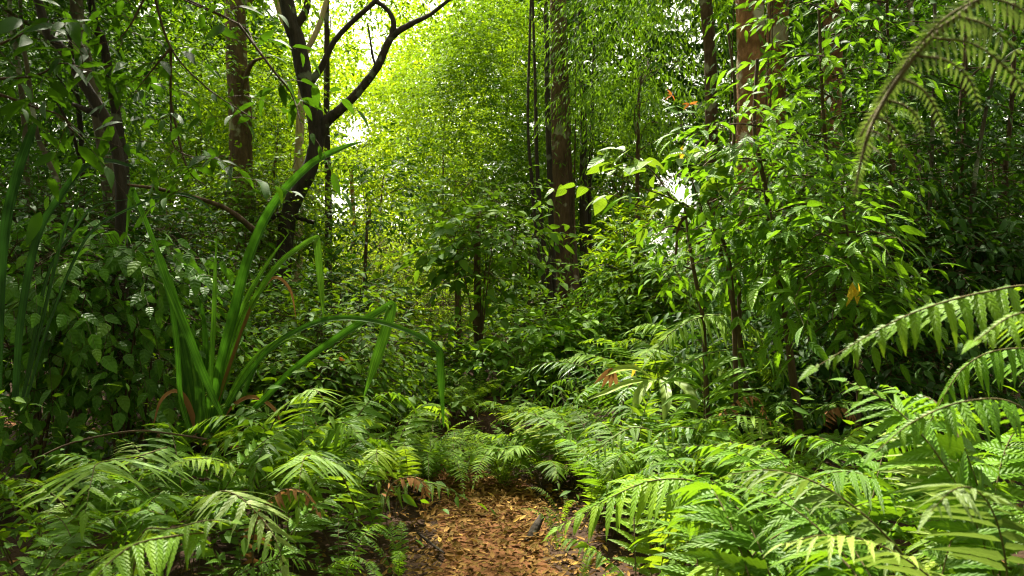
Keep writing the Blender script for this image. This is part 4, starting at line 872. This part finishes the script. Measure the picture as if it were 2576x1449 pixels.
for pts,pl in [([(2640,-110),(2740,-60),(2840,60)],62),([(2560,-60),(2660,-10),(2780,110)],62),([(2480,-10),(2580,30),(2700,150)],60),([(2410,40),(2500,75),(2620,200)],56),([(2345,95),(2450,112),(2540,180),(2600,265)],48),
   ([(2300,140),(2380,152),(2438,200),(2462,268)],36),([(2262,195),(2320,225),(2362,290),(2386,362)],26),([(2225,250),(2276,266),(2308,298),(2318,338)],25),([(2205,295),(2236,310),(2262,342),(2270,372)],23),
   ([(2190,328),(2214,338),(2238,358)],20),([(2178,365),(2198,372),(2216,388)],16),([(2300,145),(2240,225),(2180,310),(2156,365)],22),([(2262,195),(2215,262),(2172,330),(2166,372)],21),([(2345,95),(2280,165),(2235,215),(2205,262)],24),
   ([(2410,40),(2340,85),(2290,140),(2262,185)],28),([(2480,-10),(2400,30),(2340,80),(2320,120)],34),([(2225,255),(2196,310),(2176,360)],18),([(2560,-60),(2500,-40),(2420,10)],38)]:
    pinna_strip(ac,sk,[at(x,y,1.55+ (0.0 if x>2200 else .03)) for x,y in pts],pl,g)
pinna_strip(ac,sk,[at(2185,335,1.53),at(2163,420,1.52),at(2150,492,1.51)],21,g)
f=ac.shift(b).obj('frond',M['ferngrey'],tf); sk.shift(b).obj('stalk',M['stalk'],f)
for pts,n,pl,sd in [([top,top+[.3,-.5,.25],top+[.6,-1.1,.1],top+[.8,-1.5,-.3]],18,.34,2),([top,top+[.2,.6,.3],top+[.5,1.2,.35],top+[.7,1.7,.1]],18,.34,3),([top,top+[.5,.3,.3],top+[1.0,.6,.2],top+[1.4,.8,-.2]],18,.34,4)]:
    ac,sk=bipinnate(np.array(pts),n,pl,'ferngrey',sd)
    f=ac.shift(b).obj('frond',M['ferngrey'],tf); sk.shift(b).obj('stalk',M['stalk'],f)

# =================================================================== SINGLE LEAVES AND SMALL THINGS
def single_leaf(name,label,px,py,Y,d,n,l,w,mat,T=T_LAN6,rnd=.5,group=None,cat='leaf'):
    p=at(px,py,Y); a=Acc(); place(a,T,np.zeros((1,3)),np.array([d],float),np.array([n],float),[l],[w],rnd); o=a.obj(name,M[mat]); o.location=p
    return tag(o,label,cat,group)
# forked yellow leaf
p=at(2150,705,4.2); a=Acc()
for d,l in (((-.28,-.1,-1),.145),((.16,-.1,-1),.13)): place(a,T_LAN6,np.zeros((1,3)),np.array([d]),np.array([[0,-1,.2]]),[l],[.042],.6)
o=a.obj('yellow_leaf',M['gold']); o.location=p; tag(o,'forked golden-yellow dead leaf hanging among green leaves on the right','leaf')
single_leaf('yellow_leaf','small yellow leaf below the forked golden one',2190,785,4.6,(-.2,0,-1),(0,-1,.2),.06,.02,'gold')
single_leaf('yellow_leaf','narrow amber leaf on the glossy fern bank',1600,915,5.4,(-.3,0,-1),(0,-1,.2),.10,.026,'gold')
single_leaf('yellow_leaf','amber leaf hanging beside the large oval leaves',1718,365,4.8,(-.1,0,-1),(0,-1,.2),.10,.034,'gold')
b=at(1722,372,4.9); o=thing('young_shoot','thin shoot with small orange young leaves above the large oval leaves','shoot',b)
sk=Acc(); tube(sk,[np.zeros(3),at(1712,300,4.9)-b,at(1690,240,4.9)-b],[.003,.002,.001],5,6); tube(sk,[at(1712,300,4.9)-b,at(1735,262,4.85)-b],[.002,.001],5,4); sk.obj('stem',M['twig'],o)
lo,lg=Acc(),Acc(); gg=np.random.default_rng(4)
for x,y in ((1690,240),(1735,262)):
    for q in range(4): place(lo,T_LAN6,(at(x,y,4.88)-b)[None],gg.normal(0,1,(1,3))*[1,.5,.4]+[0,0,.35],np.array([[0,-1,.5]])+gg.normal(0,.3,(1,3)),[.05],[.016],.3+.2*q)
for x,y in ((1720,350),(1715,320),(1706,285),(1700,268),(1722,282)):
    for s in (-1,1): place(lg,T_LAN6,(at(x,y,4.89)-b)[None],np.array([[s,-.2,.1]])+gg.normal(0,.3,(1,3)),np.array([[0,-.6,.8]]),[.085],[.03],.5)
lo.obj('young_leaves',M['orange'],o); lg.obj('leaves',M['lance'],o)
single_leaf('red_leaf','small red leaf in the dark shrub behind the strap leaves',852,900,6.0,(.8,0,-.4),(0,-1,.4),.06,.03,'orange')
p=at(1540,925,5.3); a=Acc()
for d in ((-.5,0,-1),(-.1,0,-1),(.3,.1,-1),(-.8,-.1,-.7)): place(a,T_LAN6,np.zeros((1,3)),np.array([d],float),np.array([[0,-1,.2]]),[.16],[.036],.4)
o=a.obj('dead_leaf_cluster',M['dead']); o.location=p; tag(o,'withered brown leaf cluster hanging above the glossy ferns','dead leaf')
for lab,pts in (('withered brown frond hanging in the hollow of the right bank',[(1800,1080,4.9),(1850,1010,4.85),(1900,1000,4.8),(1935,1060,4.75)]),('limp brown frond under the spotted sapling',[(2050,1130,4.9),(2080,1040,4.85),(2130,1030,4.8),(2170,1090,4.75)]),('dry brown frond low among the left ferns',[(640,1330,3.3),(700,1240,3.3),(760,1235,3.25),(800,1290,3.2)])):
    b=at(pts[0][0],pts[0][1]+60,pts[0][2]); b[2]=float(ground_z(b[0],b[1]))
    me,sk=frond_mesh(np.array([b]+[at(*p) for p in pts])-b,np.array([0,-.4,1.]),16,.09,.022,T_PIN2,np.random.default_rng(len(lab)),s0=.35,droop=.6,mat='dead',name='frond')
    o=thing('dead_fern_frond',lab,'dead frond',b); f=bpy.data.objects.new('frond',me);COL.objects.link(f);f.parent=o;k=bpy.data.objects.new('stalk',sk);COL.objects.link(k);k.parent=f
# curled dead frond left of the path
b=at(960,1420,3.9); b[2]=float(ground_z(b[0],b[1]))
me,sk=frond_mesh(np.array([at(960,1300,4.0),at(985,1220,4.0),at(1040,1200,3.95),at(1068,1230,3.9),at(1070,1290,3.88)])-b,np.array([0,-.4,1.]),16,.07,.02,T_PIN2,g,s0=.2,droop=.5,mat='dead',name='frond')
o=thing('dead_fern_frond','curled brown dead fern frond at the left path edge','dead frond',b)
f=bpy.data.objects.new('frond',me);COL.objects.link(f);f.parent=o;k=bpy.data.objects.new('stalk',sk);COL.objects.link(k);k.parent=f
# stick by the path
def stick(label,pts,r,mat='bark_dark',name='fallen_branch'):
    P=np.array([at(*p) for p in pts]); c=P.mean(0); a=Acc(); tube(a,P-c,r,7,6,.12,3); o=a.obj(name,M[mat]); o.location=c; return tag(o,label,'branch')
stick('short dark stub leaning at the right path edge',[(1325,1372,4.65),(1345,1330,4.8),(1362,1300,4.9)],[.03,.028,.02])
stick('dark stick lying across the left path edge',[(1050,1340,4.6),(1085,1368,4.5),(1118,1392,4.35)],[.007,.008,.006])
stick('bare brown branch lying through the left shrubs above the strap leaves',[(320,465,5.9),(420,480,6.1),(560,520,6.5),(640,580,6.8)],[.01,.014,.018,.03],'bark_brown')
stick('thin bent stem arching over the left ferns',[(60,1170,3.9),(180,1115,3.9),(330,1085,3.9),(420,1090,3.9),(520,1105,3.9)],[.004,.005,.005,.004],'twig')

# =================================================================== CAMERA, LIGHT, SKY
cam=bpy.data.cameras.new('camera'); co=bpy.data.objects.new('camera',cam); COL.objects.link(co); scn.camera=co
co.location=(0,0,CAMZ); co.rotation_euler=(R(90),0,0); cam.lens=28; cam.sensor_width=36; cam.clip_start=.05; cam.clip_end=1000
cam.dof.use_dof=True; cam.dof.focus_distance=5.6; cam.dof.aperture_fstop=4.0
EL,AZ=R(58),R(-22)      # sun stands beyond the clearing, a little left
w=bpy.data.worlds.new('World'); scn.world=w; w.use_nodes=True; t=w.node_tree; t.nodes.clear()
sky=node(t,'ShaderNodeTexSky',sky_type='NISHITA'); sky.sun_disc=False; sky.sun_elevation=EL; sky.sun_rotation=AZ; sky.dust_density=4.; sky.air_density=1.
hs0=node(t,'ShaderNodeHueSaturation'); hs0.inputs['Saturation'].default_value=.15; t.links.new(sky.outputs[0],hs0.inputs['Color'])
hs=node(t,'ShaderNodeMix',data_type='RGBA',blend_type='MULTIPLY'); hs.inputs[0].default_value=1; hs.inputs[7].default_value=(1,.98,.76,1); t.links.new(hs0.outputs[0],hs.inputs[6])
bg=node(t,'ShaderNodeBackground'); bg.inputs['Strength'].default_value=.15; t.links.new(hs.outputs[2],bg.inputs[0])
wo=node(t,'ShaderNodeOutputWorld'); t.links.new(bg.outputs[0],wo.inputs[0])
sl=bpy.data.lights.new('sun','SUN'); so=bpy.data.objects.new('sun',sl); COL.objects.link(so); sl.energy=5.0; sl.angle=R(.6); sl.color=(1,.93,.80)
d=Vector((math.sin(AZ)*math.cos(EL),math.cos(AZ)*math.cos(EL),math.sin(EL))); so.rotation_euler=d.to_track_quat('Z','Y').to_euler(); so.location=(0,0,30)
scn.view_settings.view_transform='Standard'; scn.view_settings.look='None'; scn.view_settings.exposure=1.95; scn.view_settings.gamma=1
scn.render.engine='CYCLES'; cy=scn.cycles; cy.max_bounces=8; cy.diffuse_bounces=2; cy.transmission_bounces=6; cy.glossy_bounces=2
cy.use_denoising=True; cy.filter_width=1.1
